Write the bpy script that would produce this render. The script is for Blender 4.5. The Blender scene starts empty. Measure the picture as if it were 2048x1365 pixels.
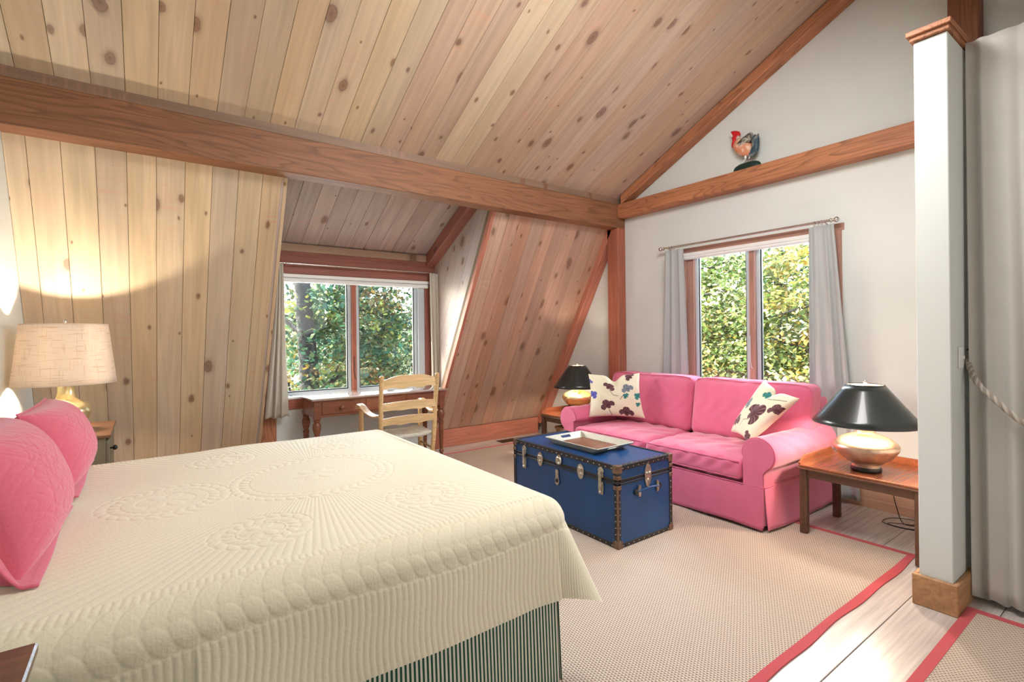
import bpy, bmesh, math, random
import numpy as np
from mathutils import Vector, Matrix
random.seed(7); np.random.seed(7)
PI = math.pi
SC = bpy.context.scene
COL = SC.collection

# ------------------------------------------------------------------ camera
YAW, PITCH, ROLL, FPX, CX, CY, CAMH = 0.63, -0.0004, -0.0115, 1003.34, 1023.6, 667.86, 1.5
cyw, syw, cpt, spt, crl, srl = math.cos(YAW), math.sin(YAW), math.cos(PITCH), math.sin(PITCH), math.cos(ROLL), math.sin(ROLL)
fw = Vector((syw*cpt, cyw*cpt, spt)); r0 = Vector((cyw, -syw, 0)); u0 = r0.cross(fw)
rt = crl*r0 + srl*u0; up = -srl*r0 + crl*u0
camd = bpy.data.cameras.new('camera'); cam = bpy.data.objects.new('camera', camd); COL.objects.link(cam)
cam.matrix_world = Matrix(((rt.x, up.x, -fw.x, 0), (rt.y, up.y, -fw.y, 0), (rt.z, up.z, -fw.z, CAMH), (0, 0, 0, 1)))
camd.sensor_width = 36; camd.lens = 36*FPX/2048
camd.shift_x = (1024-CX)/2048; camd.shift_y = (CY-682.5)/2048
camd.clip_start = 0.02; camd.clip_end = 300
SC.camera = cam

# ------------------------------------------------------------------ light
SC.view_settings.view_transform = 'Standard'; SC.view_settings.look = 'None'
SC.view_settings.exposure = 0.75; SC.view_settings.gamma = 1; SC.view_settings.use_curve_mapping = False
W = bpy.data.worlds.new('sky'); SC.world = W; W.use_nodes = True
wn = W.node_tree; wn.nodes.clear()
wo = wn.nodes.new('ShaderNodeOutputWorld'); wb = wn.nodes.new('ShaderNodeBackground')
wt = wn.nodes.new('ShaderNodeTexSky'); wt.sky_type = 'NISHITA'; wt.sun_disc = False
wt.sun_elevation = math.radians(38); wt.sun_rotation = math.radians(-40); wt.air_density = 1.0; wt.dust_density = 2.0
wb.inputs['Strength'].default_value = 1.7
wn.links.new(wt.outputs[0], wb.inputs[0]); wn.links.new(wb.outputs[0], wo.inputs[0])
def area(name, loc, target, sx, sy, power, col):
    l = bpy.data.lights.new(name, 'AREA'); l.shape = 'RECTANGLE'; l.size = sx; l.size_y = sy; l.energy = power; l.color = col
    o = bpy.data.objects.new(name, l); COL.objects.link(o); o.location = loc
    o.rotation_euler = (Vector(target)-Vector(loc)).to_track_quat('-Z', 'Y').to_euler(); return o
sd = bpy.data.lights.new('sun', 'SUN'); sd.energy = 20.0; sd.angle = math.radians(0.6); sd.color = (1, .94, .84)
so = bpy.data.objects.new('sun', sd); COL.objects.link(so); so.location = (-6, 12, 12)
so.rotation_euler = Vector((.62, -.42, -.66)).to_track_quat('-Z', 'Y').to_euler()
area('rear_fill', (2.2, -2.25, 1.9), (2.4, 3.0, 1.3), 4.6, 2.0, 26, (1, .97, .93))  # unseen fill added in front of the closed rear wall; no window there
area('overhead_fill', (2.25, 1.4, 3.6), (2.9, 3.4, 0.3), 1.6, .8, 62, (1, .97, .94))  # soft fill added above the view; no real lamp hangs here
area('daylight_gable_window', (5.75, 2.68, 2.35), (3.0, 2.3, 0.3), 1.5, 1.3, 125, (.84, .92, 1))
area('daylight_dormer_window', (2.0, 6.9, 1.65), (2.0, 4.2, 1.75), 1.6, 1.2, 50, (.78, .88, 1))

# ------------------------------------------------------------------ node helpers
def newmat(name):
    m = bpy.data.materials.new(name); m.use_nodes = True
    nt = m.node_tree; b = nt.nodes['Principled BSDF']; return m, nt, b
def N(nt, typ, ins=None, **pr):
    n = nt.nodes.new('ShaderNode'+typ)
    for k, v in pr.items(): setattr(n, k, v)
    for k, v in (ins or {}).items():
        if isinstance(v, bpy.types.NodeSocket): nt.links.new(v, n.inputs[k])
        else: n.inputs[k].default_value = v
    return n
def MA(nt, op, a, b=0.0, c=0.0):
    n = N(nt, 'Math', operation=op)
    for i, v in enumerate((a, b, c)):
        if isinstance(v, bpy.types.NodeSocket): nt.links.new(v, n.inputs[i])
        else: n.inputs[i].default_value = v
    return n.outputs[0]
def RAMP(nt, fac, stops, interp='LINEAR'):
    n = N(nt, 'ValToRGB'); nt.links.new(fac, n.inputs[0]); cr = n.color_ramp; cr.interpolation = interp
    while len(cr.elements) < len(stops): cr.elements.new(0.5)
    for e, (p, c) in zip(cr.elements, stops):
        e.position = p; e.color = (*c, 1) if not isinstance(c, float) else (c, c, c, 1)
    return n.outputs[0]
def MIX(nt, fac, a, b, mode='MIX'):
    n = N(nt, 'Mix', data_type='RGBA', blend_type=mode)
    for i, v in ((0, fac), (6, a), (7, b)):
        if isinstance(v, bpy.types.NodeSocket): nt.links.new(v, n.inputs[i])
        elif i == 0: n.inputs[0].default_value = v
        else: n.inputs[i].default_value = (*v, 1)
    return n.outputs[2]
def BUMP(nt, b, h, strength=.3, dist=.01):
    n = N(nt, 'Bump', {'Height': h, 'Strength': strength, 'Distance': dist}); nt.links.new(n.outputs[0], b.inputs['Normal'])
def OBJC(nt, scale=(1, 1, 1), rand=True):
    tc = N(nt, 'TexCoord'); v = tc.outputs['Object']
    if rand:
        oi = N(nt, 'ObjectInfo'); r = MA(nt, 'MULTIPLY', oi.outputs['Random'], 41.3)
        cb = N(nt, 'CombineXYZ', {0: r, 1: MA(nt, 'MULTIPLY', r, 1.7), 2: MA(nt, 'MULTIPLY', r, .31)})
        v = N(nt, 'VectorMath', {0: v, 1: cb.outputs[0]}, operation='ADD').outputs[0]
    return N(nt, 'Mapping', {0: v, 3: scale}).outputs[0]
def sc_(nt, v, s): return N(nt, 'Mapping', {0: v, 3: s}).outputs[0]

def mat_pine(name, base, var=.10, knot=(.14, .062, .03), dark=.72, rough=.55, saw=(.62, .30, .19), kth=.57):
    m, nt, b = newmat(name); v = OBJC(nt)
    oi = N(nt, 'ObjectInfo')
    g = N(nt, 'TexNoise', {'Vector': sc_(nt, v, (1.3, 26, 26)), 'Scale': 1.0, 'Detail': 5, 'Distortion': .6}).outputs[0]
    s = N(nt, 'TexNoise', {'Vector': sc_(nt, v, (.55, 5.5, 5)), 'Scale': 1.0, 'Detail': 2}).outputs[0]
    col = MIX(nt, RAMP(nt, g, [(.3, 0.0), (.72, 1.0)]), tuple(c*dark for c in base), tuple(min(1, c*1.12) for c in base))
    col = MIX(nt, MA(nt, 'MULTIPLY', RAMP(nt, s, [(.35, 0.0), (.7, 1.0)]), .5), col, tuple(c*k for c, k in zip(base, (.86, .78, .70))))
    # faint reddish saw marks across the board
    sw = N(nt, 'TexNoise', {'Vector': sc_(nt, v, (46, 3, 3)), 'Scale': 1.0, 'Detail': 2}).outputs[0]
    sp = N(nt, 'TexNoise', {'Vector': sc_(nt, v, (1.6, 4, 2)), 'Scale': 1.0}).outputs[0]
    col = MIX(nt, MA(nt, 'MULTIPLY', MA(nt, 'MULTIPLY', RAMP(nt, sw, [(.52, 0.0), (.68, 1.0)]), RAMP(nt, sp, [(.52, 0.0), (.66, 1.0)])), .38), col, saw)
    # knots
    dn = N(nt, 'TexNoise', {'Vector': v, 'Scale': 14.0}).outputs['Color']
    vv = N(nt, 'VectorMath', {0: sc_(nt, v, (3.0, 5.3, 0.0)), 1: N(nt, 'VectorMath', {0: dn, 3: .10}, operation='SCALE').outputs[0]}, operation='ADD').outputs[0]
    vo = N(nt, 'TexVoronoi', {'Vector': vv, 'Scale': 1.0, 'Randomness': 1.0}, voronoi_dimensions='2D')
    sx = N(nt, 'SeparateColor', {0: vo.outputs['Color']})
    rad = MA(nt, 'MULTIPLY_ADD', MA(nt, 'POWER', sx.outputs[0], 2.7), .17, .034)
    rad = MA(nt, 'MULTIPLY', rad, MA(nt, 'GREATER_THAN', sx.outputs[1], kth))
    k = MA(nt, 'DIVIDE', vo.outputs['Distance'], MA(nt, 'MAXIMUM', rad, .0001))
    kc = RAMP(nt, MA(nt, 'MULTIPLY', k, .5), [(0, knot), (.18, tuple(c*1.5 for c in knot)), (.36, tuple(c*1.7 for c in knot)), (.45, tuple(c*.9 for c in knot)), (.5, tuple(c*1.0 for c in knot))])
    kf = RAMP(nt, MA(nt, 'MULTIPLY', k, .5), [(.0, .9), (.42, .85), (.55, .35), (.7, .16), (1.0, 0.0)])
    col = MIX(nt, kf, col, kc)
    hs = N(nt, 'HueSaturation', {'Color': col, 'Value': MA(nt, 'MULTIPLY_ADD', oi.outputs['Random'], 2*var, 1-var), 'Hue': MA(nt, 'MULTIPLY_ADD', MA(nt, 'FRACT', MA(nt, 'MULTIPLY', oi.outputs['Random'], 17.3)), .009, .4955),
                                 'Saturation': MA(nt, 'MULTIPLY_ADD', MA(nt, 'FRACT', MA(nt, 'MULTIPLY', oi.outputs['Random'], 7.7)), .24, .86)})
    nt.links.new(hs.outputs[0], b.inputs['Base Color']); b.inputs['Roughness'].default_value = rough
    BUMP(nt, b, g, .25, .003); return m

def mat_timber(name, base, lines=1.0, lscale=7.0, rough=.6, dark=.42, rand=True, knots=1.0):
    m, nt, b = newmat(name); v = OBJC(nt, rand=rand)
    n1 = N(nt, 'TexNoise', {'Vector': sc_(nt, v, (.55, 5.2, 5.2)), 'Scale': 1.0, 'Detail': 2, 'Distortion': .25}).outputs[0]
    f = MA(nt, 'FRACT', MA(nt, 'MULTIPLY', n1, lscale*2))
    fine = N(nt, 'TexNoise', {'Vector': sc_(nt, v, (2, 60, 60)), 'Scale': 1.0, 'Detail': 4}).outputs[0]
    patch = N(nt, 'TexNoise', {'Vector': sc_(nt, v, (1.1, 3, 3)), 'Scale': 1.0, 'Detail': 3}).outputs[0]
    col = MIX(nt, RAMP(nt, fine, [(.3, 0.0), (.7, 1.0)]), tuple(c*.78 for c in base), tuple(min(1, c*1.15) for c in base))
    col = MIX(nt, MA(nt, 'MULTIPLY', RAMP(nt, f, [(.0, 0.0), (.55, .1), (.9, 1.0), (1.0, .1)]), .75*lines), col, tuple(c*dark for c in base))
    col = MIX(nt, MA(nt, 'MULTIPLY', RAMP(nt, patch, [(.45, 0.0), (.8, 1.0)]), .5), col, tuple(c*k for c, k in zip(base, (.6, .52, .5))))
    vo = N(nt, 'TexVoronoi', {'Vector': sc_(nt, v, (1.6, 4.5, 4.5)), 'Scale': 1.0}, voronoi_dimensions='3D')
    sx = N(nt, 'SeparateColor', {0: vo.outputs['Color']})
    rad = MA(nt, 'MULTIPLY', MA(nt, 'MULTIPLY_ADD', sx.outputs[0], .09, .03), MA(nt, 'GREATER_THAN', sx.outputs[1], .62))
    k = MA(nt, 'DIVIDE', vo.outputs['Distance'], MA(nt, 'MAXIMUM', rad, .0001))
    col = MIX(nt, RAMP(nt, MA(nt, 'MULTIPLY', k, .5), [(0, .9*knots), (.4, .7*knots), (.55, .2*knots), (.8, 0.0)]), col, tuple(c*.22 for c in base))
    nt.links.new(col, b.inputs['Base Color']); b.inputs['Roughness'].default_value = rough
    BUMP(nt, b, fine, .35, .004); return m

def mat_plain(name, col, rough=.6, metal=0.0, noise=0.0, nscale=8.0, bump=0.0, bscale=60.0, sheen=0.0, coat=0.0, spec=.5, bdist=.003):
    m, nt, b = newmat(name); b.inputs['Roughness'].default_value = rough; b.inputs['Metallic'].default_value = metal
    b.inputs['Sheen Weight'].default_value = sheen; b.inputs['Coat Weight'].default_value = coat; b.inputs['Specular IOR Level'].default_value = spec
    v = OBJC(nt, rand=False)
    n = N(nt, 'TexNoise', {'Vector': v, 'Scale': nscale, 'Detail': 4}).outputs[0]
    c = MIX(nt, RAMP(nt, n, [(.3, 0.0), (.7, 1.0)]), tuple(x*(1-noise) for x in col), tuple(min(1, x*(1+noise)) for x in col))
    nt.links.new(c, b.inputs['Base Color'])
    if bump: BUMP(nt, b, N(nt, 'TexNoise', {'Vector': v, 'Scale': bscale, 'Detail': 3}).outputs[0], bump, bdist)
    return m
def mat_cloth(name, col, var=.06, weave=700.0, bump=.2, sheen=.3, rough=.85, trans=0.0, wr=9.0):
    m, nt, b = newmat(name); b.inputs['Roughness'].default_value = rough; b.inputs['Sheen Weight'].default_value = sheen
    b.inputs['Specular IOR Level'].default_value = .2
    v = OBJC(nt, rand=False)
    n = N(nt, 'TexNoise', {'Vector': v, 'Scale': wr, 'Detail': 4}).outputs[0]
    c = MIX(nt, n, tuple(x*(1-var) for x in col), tuple(min(1, x*(1+var)) for x in col)); nt.links.new(c, b.inputs['Base Color'])
    w = N(nt, 'TexNoise', {'Vector': v, 'Scale': weave, 'Detail': 1}).outputs[0]
    BUMP(nt, b, MA(nt, 'ADD', MA(nt, 'MULTIPLY', w, .12), n), bump, .006)
    if trans:
        t = N(nt, 'BsdfTranslucent', {'Color': c}); mx = N(nt, 'MixShader', {0: trans, 1: b.outputs[0], 2: t.outputs[0]})
        nt.links.new(mx.outputs[0], nt.nodes['Material Output'].inputs[0])
    return m
def mat_attr(name, rough=.85, sheen=.2, bump=.15, trans=0.0, att='Col', bs=900.0):
    m, nt, b = newmat(name); a = N(nt, 'Attribute', attribute_name=att)
    nt.links.new(a.outputs['Color'], b.inputs['Base Color']); b.inputs['Roughness'].default_value = rough
    b.inputs['Sheen Weight'].default_value = sheen; b.inputs['Specular IOR Level'].default_value = .25
    if bump: BUMP(nt, b, N(nt, 'TexNoise', {'Vector': OBJC(nt, rand=False), 'Scale': bs}).outputs[0], bump, .002)
    if trans:
        t = N(nt, 'BsdfTranslucent', {'Color': a.outputs['Color']}); mx = N(nt, 'MixShader', {0: trans, 1: b.outputs[0], 2: t.outputs[0]})
        nt.links.new(mx.outputs[0], nt.nodes['Material Output'].inputs[0])
    return m

M = {}
M['pine'] = mat_pine('pine_boards', (.59, .465, .32), var=.10, dark=.82, knot=(.15, .075, .045))
M['pine_mid'] = mat_pine('pine_boards_rosy', (.51, .37, .27), var=.10, dark=.80, knot=(.13, .065, .045), kth=.42)  # rosier pine; puts the ceiling's pinkward shift of light into board colour
M['pine_pink'] = mat_pine('pine_boards_pinker', (.49, .30, .21), var=.12, dark=.80, kth=.42)  # pinker pine for the boards right of the dormer
M['pine_grey'] = mat_pine('pine_boards_daylit', (.46, .37, .34), var=.08, dark=.8)  # greyer pine: bluish daylight tone put into the dormer boards' colour
M['cleat'] = mat_pine('pine_cleat', (.25, .165, .115), var=.04)
M['beam'] = mat_timber('rough_fir_beam', (.27, .115, .052), lines=.8, lscale=6)
M['beam_b'] = mat_timber('clear_fir_beam', (.46, .185, .085), lines=1.0, lscale=9)
M['post'] = mat_timber('fir_post', (.40, .13, .075), lines=.35, lscale=4)
M['darkpost'] = mat_timber('dark_fir_post', (.22, .085, .04), lines=.5, lscale=5)
M['redwood'] = mat_timber('window_timber', (.33, .115, .085), lines=.4, lscale=4)
M['pinkfir'] = mat_timber('rosy_fir_timber', (.50, .185, .12), lines=.5, lscale=5)
M['base_r'] = mat_timber('pale_fir_baseboard', (.66, .40, .27), lines=.1, lscale=4)
M['casing'] = mat_timber('window_casing_wood', (.42, .22, .17), lines=.3, lscale=4)
M['fir_trim'] = mat_timber('fir_trim', (.48, .26, .12), lines=.45, lscale=5)
M['wall'] = mat_plain('white_plaster', (.66, .69, .67), .75, noise=.015, nscale=3, bump=.05, bscale=120)
M['white'] = mat_plain('white_paint', (.80, .81, .80), .4, noise=.01)
M['floor'] = mat_timber('painted_floor_boards', (.60, .545, .51), lines=.06, lscale=5, rough=.26, dark=.8, knots=.25)
M['black'] = mat_plain('black_metal', (.012, .012, .013), .35)
M['chrome'] = mat_plain('brushed_nickel', (.62, .60, .57), .22, metal=1, noise=.08, nscale=30)
M['nickel'] = mat_plain('aged_nickel_hardware', (.55, .50, .42), .38, metal=1, noise=.35, nscale=45)
M['frame_dark'] = mat_plain('dark_window_gasket', (.03, .035, .035), .4)
M['frame_grey'] = mat_plain('window_sash_paint', (.50, .56, .60), .35)
M['mahogany'] = mat_timber('mahogany_table', (.30, .105, .05), lines=.35, lscale=4, rough=.22)
M['mahogany_dark'] = mat_timber('dark_table_frame', (.13, .06, .035), lines=.4, lscale=4, rough=.3)
M['cherry'] = mat_timber('desk_wood', (.24, .085, .045), lines=.4, lscale=4, rough=.25)
M['desktop'] = mat_timber('desk_top_sheen', (.42, .33, .28), lines=.15, lscale=4, rough=.14)  # wood lightened: the window's reflection is put into the top's colour
M['desktop'].node_tree.nodes['Principled BSDF'].inputs['Coat Weight'].default_value = 1.0
M['chairwood'] = mat_timber('pale_chair_wood', (.66, .44, .21), lines=.12, lscale=3, rough=.35, dark=.7)
M['nstand'] = mat_timber('nightstand_wood', (.14, .065, .035), lines=.3, lscale=4, rough=.3)
M['nstand_g'] = mat_plain('nightstand_olive_paint', (.15, .125, .075), .5, noise=.15)
M['sofa'] = mat_cloth('pink_slipcover', (.62, .13, .235), .10, bump=.35, sheen=.35, wr=7)
M['piping'] = mat_cloth('pink_piping', (.60, .12, .21), .05)
M['curt'] = mat_cloth('pale_grey_curtain', (.48, .50, .51), .04, bump=.1, trans=.15)
M['curt_d'] = mat_cloth('cream_curtain', (.62, .57, .48), .05, bump=.1, trans=.2)
M['curt_c'] = mat_cloth('canvas_closet_curtain', (.58, .565, .52), .05, bump=.2, trans=.05)
M['rope'] = mat_cloth('grey_brown_cord', (.33, .28, .23), .2, bump=.3)
M['rope2'] = mat_cloth('pale_cord', (.50, .46, .40), .2, bump=.3)
M['shade_b'] = mat_plain('black_lamp_shade', (.016, .022, .022), .30, coat=.3)
M['shade_in'] = mat_plain('gold_shade_lining', (.80, .68, .50), .5)
M['brass'] = mat_plain('mottled_brass', (.52, .40, .32), .38, metal=.92, noise=.22, nscale=16)
M['gold'] = mat_plain('gold_lamp_base', (.78, .66, .36), .25, metal=.8, noise=.12, nscale=12)
M['trunkblue'] = mat_plain('blue_vulcanised_fibre', (.005, .05, .165), .33, noise=.14, nscale=5)
M['trunkblack'] = mat_plain('black_trunk_binding', (.016, .014, .016), .4)
M['trunkbrown'] = mat_plain('worn_corner_iron', (.20, .12, .08), .4, metal=.6, noise=.3, nscale=40)
M['traywood'] = mat_plain('silver_painted_tray', (.50, .47, .38), .35, metal=.25, noise=.10, nscale=14)
M['redbind'] = mat_cloth('red_binding', (.50, .055, .07), .08, bump=.15)
M['glassbulb'] = None
M['vent'] = mat_plain('floor_register_metal', (.10, .06, .03), .4, metal=.7)
M['rush'] = mat_plain('woven_rush', (.50, .46, .38), .7, noise=.2, nscale=50, bump=.6, bscale=90)
M['green'] = mat_plain('painted_green_base', (.003, .028, .022), .3)
M['roof'] = mat_plain('roof_sheathing', (.2, .15, .1), .9)
M['bark'] = mat_plain('tree_bark', (.022, .020, .019), .9, noise=.4, nscale=12, bump=.8, bscale=30, bdist=.02)
M['grass'] = mat_plain('lawn', (.34, .33, .16), .95, noise=.3, nscale=.6)
M['leaf'] = mat_attr('leaves', .55, 0, 0, trans=.28)
M['attr'] = mat_attr('printed_cotton')
M['paintattr'] = mat_attr('painted_carving', .35, 0, .0)
def mat_glass():
    m, nt, b = newmat('window_glass'); nt.nodes.remove(b)
    t = N(nt, 'BsdfTransparent', {0: (.97, .985, .98, 1)}); g = N(nt, 'BsdfGlossy', {'Color': (1, 1, 1, 1), 'Roughness': 0.0})
    f = N(nt, 'Fresnel', {0: 1.45}); mx = N(nt, 'MixShader', {0: MA(nt, 'MULTIPLY', f.outputs[0], .8), 1: t.outputs[0], 2: g.outputs[0]})
    nt.links.new(mx.outputs[0], nt.nodes['Material Output'].inputs[0]); return m
M['glass'] = mat_glass()
def mat_emit(name, col, s):
    m, nt, b = newmat(name); b.inputs['Base Color'].default_value = (*col, 1); b.inputs['Emission Color'].default_value = (*col, 1); b.inputs['Emission Strength'].default_value = s; return m
M['bulb'] = mat_emit('lit_bulb', (1, .83, .6), 6)
def mat_burlap():
    m, nt, b = newmat('burlap_shade'); v = OBJC(nt, rand=False)
    g = N(nt, 'TexCoord').outputs['UV']
    a1 = N(nt, 'TexNoise', {'Vector': sc_(nt, g, (12, 120, 1)), 'Scale': 1.0, 'Detail': 2}).outputs[0]
    a2 = N(nt, 'TexNoise', {'Vector': sc_(nt, g, (220, 8, 1)), 'Scale': 1.0, 'Detail': 2}).outputs[0]
    th = MA(nt, 'MAXIMUM', RAMP(nt, a1, [(.56, 0.0), (.68, 1.0)]), RAMP(nt, a2, [(.58, 0.0), (.70, 1.0)]))
    c = MIX(nt, MA(nt, 'MULTIPLY', th, .42), (.80, .72, .64), (.42, .28, .17)); nt.links.new(c, b.inputs['Base Color']); b.inputs['Roughness'].default_value = .9
    t = N(nt, 'BsdfTranslucent', {'Color': c}); mx = N(nt, 'MixShader', {0: .45, 1: b.outputs[0], 2: t.outputs[0]})
    nt.links.new(mx.outputs[0], nt.nodes['Material Output'].inputs[0])
    BUMP(nt, b, MA(nt, 'ADD', a1, a2), .3, .002); return m
M['burlap'] = mat_burlap()
def mat_stripe():
    m, nt, b = newmat('green_ticking'); uv = N(nt, 'TexCoord').outputs['UV']
    sx = N(nt, 'SeparateXYZ', {0: uv}).outputs[0]
    f = MA(nt, 'FRACT', MA(nt, 'DIVIDE', sx, .0165))
    c = MIX(nt, RAMP(nt, f, [(.0, 0.0), (.02, 1.0), (.5, 1.0), (.52, 0.0)]), (.80, .78, .68), (.012, .085, .05))
    nt.links.new(c, b.inputs['Base Color']); b.inputs['Roughness'].default_value = .85; return m
M['stripe'] = mat_stripe()
def mat_quilt(name, col, sheen=.25):
    m, nt, b = newmat(name); v = OBJC(nt, rand=False)
    n = N(nt, 'TexNoise', {'Vector': v, 'Scale': 95.0, 'Detail': 3}).outputs[0]
    n2 = N(nt, 'TexNoise', {'Vector': v, 'Scale': 3.0, 'Detail': 3}).outputs[0]
    c = MIX(nt, n2, tuple(x*.96 for x in col), tuple(min(1, x*1.03) for x in col)); nt.links.new(c, b.inputs['Base Color'])
    b.inputs['Roughness'].default_value = .8; b.inputs['Sheen Weight'].default_value = sheen; b.inputs['Specular IOR Level'].default_value = .2
    BUMP(nt, b, n, .35, .0035); return m
M['quilt'] = mat_quilt('cream_quilt', (.78, .73, .56))
M['sham'] = mat_quilt('raspberry_quilted_sham', (.66, .13, .20), .4)
def mat_sisal():
    m, nt, b = newmat('sisal_weave'); v = OBJC(nt, rand=False)
    nz = N(nt, 'TexNoise', {'Vector': v, 'Scale': 6.0}).outputs['Color']
    vv = N(nt, 'VectorMath', {0: v, 1: N(nt, 'VectorMath', {0: nz, 3: .006}, operation='SCALE').outputs[0]}, operation='ADD').outputs[0]
    s = N(nt, 'SeparateXYZ', {0: vv})
    a = MA(nt, 'SINE', MA(nt, 'MULTIPLY', s.outputs[0], 2*PI/.0145)); row = MA(nt, 'FLOOR', MA(nt, 'DIVIDE', s.outputs[0], .0145))
    ph = MA(nt, 'MULTIPLY', MA(nt, 'MODULO', row, 2.0), PI)
    c2 = MA(nt, 'SINE', MA(nt, 'ADD', MA(nt, 'MULTIPLY', s.outputs[1], 2*PI/.016), ph))
    h = MA(nt, 'MULTIPLY_ADD', MA(nt, 'ADD', a, c2), .25, .5)
    f = N(nt, 'TexNoise', {'Vector': v, 'Scale': 300.0, 'Detail': 2}).outputs[0]
    c = MIX(nt, RAMP(nt, h, [(.1, 0.0), (.6, 1.0)]), (.15, .095, .06), (.66, .55, .46))
    c = MIX(nt, MA(nt, 'MULTIPLY', f, .3), c, (.48, .37, .29)); nt.links.new(c, b.inputs['Base Color']); b.inputs['Roughness'].default_value = .8
    BUMP(nt, b, h, .7, .006); return m
M['sisal'] = mat_sisal()

# ------------------------------------------------------------------ object helpers
def link(o, parent=None):
    COL.objects.link(o)
    if parent is not None: o.parent = parent
    return o
def tag(o, label=None, cat=None, group=None, kind=None):
    for k, v in (('label', label), ('category', cat), ('group', group), ('kind', kind)):
        if v: o[k] = v
    return o
def thing(name, label, cat, loc=(0, 0, 0), rz=0, group=None, kind=None):
    o = bpy.data.objects.new(name, None); o.empty_display_size = .1; link(o); o.location = loc; o.rotation_euler = (0, 0, rz)
    return tag(o, label, cat, group, kind)
def base_of(p):
    v = Vector((0, 0, 0))
    while p is not None: v += p.location; p = p.parent
    return v
def obj(name, bm, mat, parent=None, smooth=False, origin=None, local=False, auto=None):
    """bm built in world coordinates (or local coordinates of parent if local)"""
    me = bpy.data.meshes.new(name)
    off = Vector((0, 0, 0)) if local else (base_of(parent) if parent is not None else Vector(origin or (0, 0, 0)))
    if origin and parent is not None and not local: off = Vector(origin)
    bmesh.ops.translate(bm, verts=bm.verts, vec=-off)
    bm.to_mesh(me); bm.free()
    o = bpy.data.objects.new(name, me); link(o, parent)
    if parent is None: o.location = off
    elif origin and not local: o.location = off-base_of(parent)
    if mat: me.materials.append(M[mat] if isinstance(mat, str) else mat)
    if smooth:
        me.shade_smooth()
        if auto: me.set_sharp_from_angle(angle=auto)
    return o
def BM(): return bmesh.new()
def box(bm, x0, x1, y0, y1, z0, z1, bev=0.0, seg=1):
    r = bmesh.ops.create_cube(bm, size=1); vs = r['verts']
    for v in vs: v.co = Vector((x0+(v.co.x+.5)*(x1-x0), y0+(v.co.y+.5)*(y1-y0), z0+(v.co.z+.5)*(z1-z0)))
    if bev:
        es = list({e for v in vs for e in v.link_edges}); bmesh.ops.bevel(bm, geom=es, offset=bev, segments=seg, profile=.5, affect='EDGES')
    return bm
def prism(bm, pts, h):
    """pts: list of 3-D points (planar), extruded by vector h"""
    h = Vector(h); a = [bm.verts.new(p) for p in pts]; b = [bm.verts.new(Vector(p)+h) for p in pts]; n = len(pts)
    bm.faces.new(a[::-1]); bm.faces.new(b)
    for i in range(n): bm.faces.new((a[i], a[(i+1) % n], b[(i+1) % n], b[i]))
    bmesh.ops.recalc_face_normals(bm, faces=bm.faces); return bm
def tube(bm, pts, r, seg=8, closed=False, cap=True):
    pts = [Vector(p) for p in pts]; n = len(pts); rings = []; rr = r if hasattr(r, '__len__') else [r]*n
    prev = None
    for i, p in enumerate(pts):
        a = pts[(i-1) % n] if (i or closed) else p; b = pts[(i+1) % n] if (i < n-1 or closed) else p
        t = (b-a)
        t = t.normalized() if t.length > 1e-9 else Vector((0, 0, 1))
        if prev is None:
            x = t.orthogonal().normalized()
        else:
            x = prev-t*prev.dot(t); x = x.normalized() if x.length > 1e-6 else t.orthogonal().normalized()
        prev = x; y = t.cross(x)
        rings.append([bm.verts.new(p+(x*math.cos(2*PI*k/seg)+y*math.sin(2*PI*k/seg))*rr[i]) for k in range(seg)])
    m = n if closed else n-1
    for i in range(m):
        A, B = rings[i], rings[(i+1) % n]
        for k in range(seg): bm.faces.new((A[k], A[(k+1) % seg], B[(k+1) % seg], B[k]))
    if cap and not closed: bm.faces.new(rings[0][::-1]); bm.faces.new(rings[-1])
    return bm
def lathe(bm, prof, c=(0, 0, 0), seg=32, axis='z', sy=1.0, cap=True):
    rings = []
    for r, z in prof:
        ring = []
        for k in range(seg):
            a = 2*PI*k/seg; x, y = r*math.cos(a), r*math.sin(a)*sy
            p = (x, y, z) if axis == 'z' else ((z, x, y) if axis == 'x' else (x, z, y))
            ring.append(bm.verts.new((c[0]+p[0], c[1]+p[1], c[2]+p[2])))
        rings.append(ring)
    for A, B in zip(rings, rings[1:]):
        for k in range(seg): bm.faces.new((A[k], A[(k+1) % seg], B[(k+1) % seg], B[k]))
    if cap: bm.faces.new(rings[0][::-1]); bm.faces.new(rings[-1])
    bmesh.ops.recalc_face_normals(bm, faces=bm.faces); return bm
def sphere(bm, c, r, seg=12, s=(1, 1, 1)):
    q = bmesh.ops.create_uvsphere(bm, u_segments=seg, v_segments=max(6, seg//2), radius=r)
    for v in q['verts']: v.co = Vector((c[0]+v.co.x*s[0], c[1]+v.co.y*s[1], c[2]+v.co.z*s[2]))
    return bm
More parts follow.
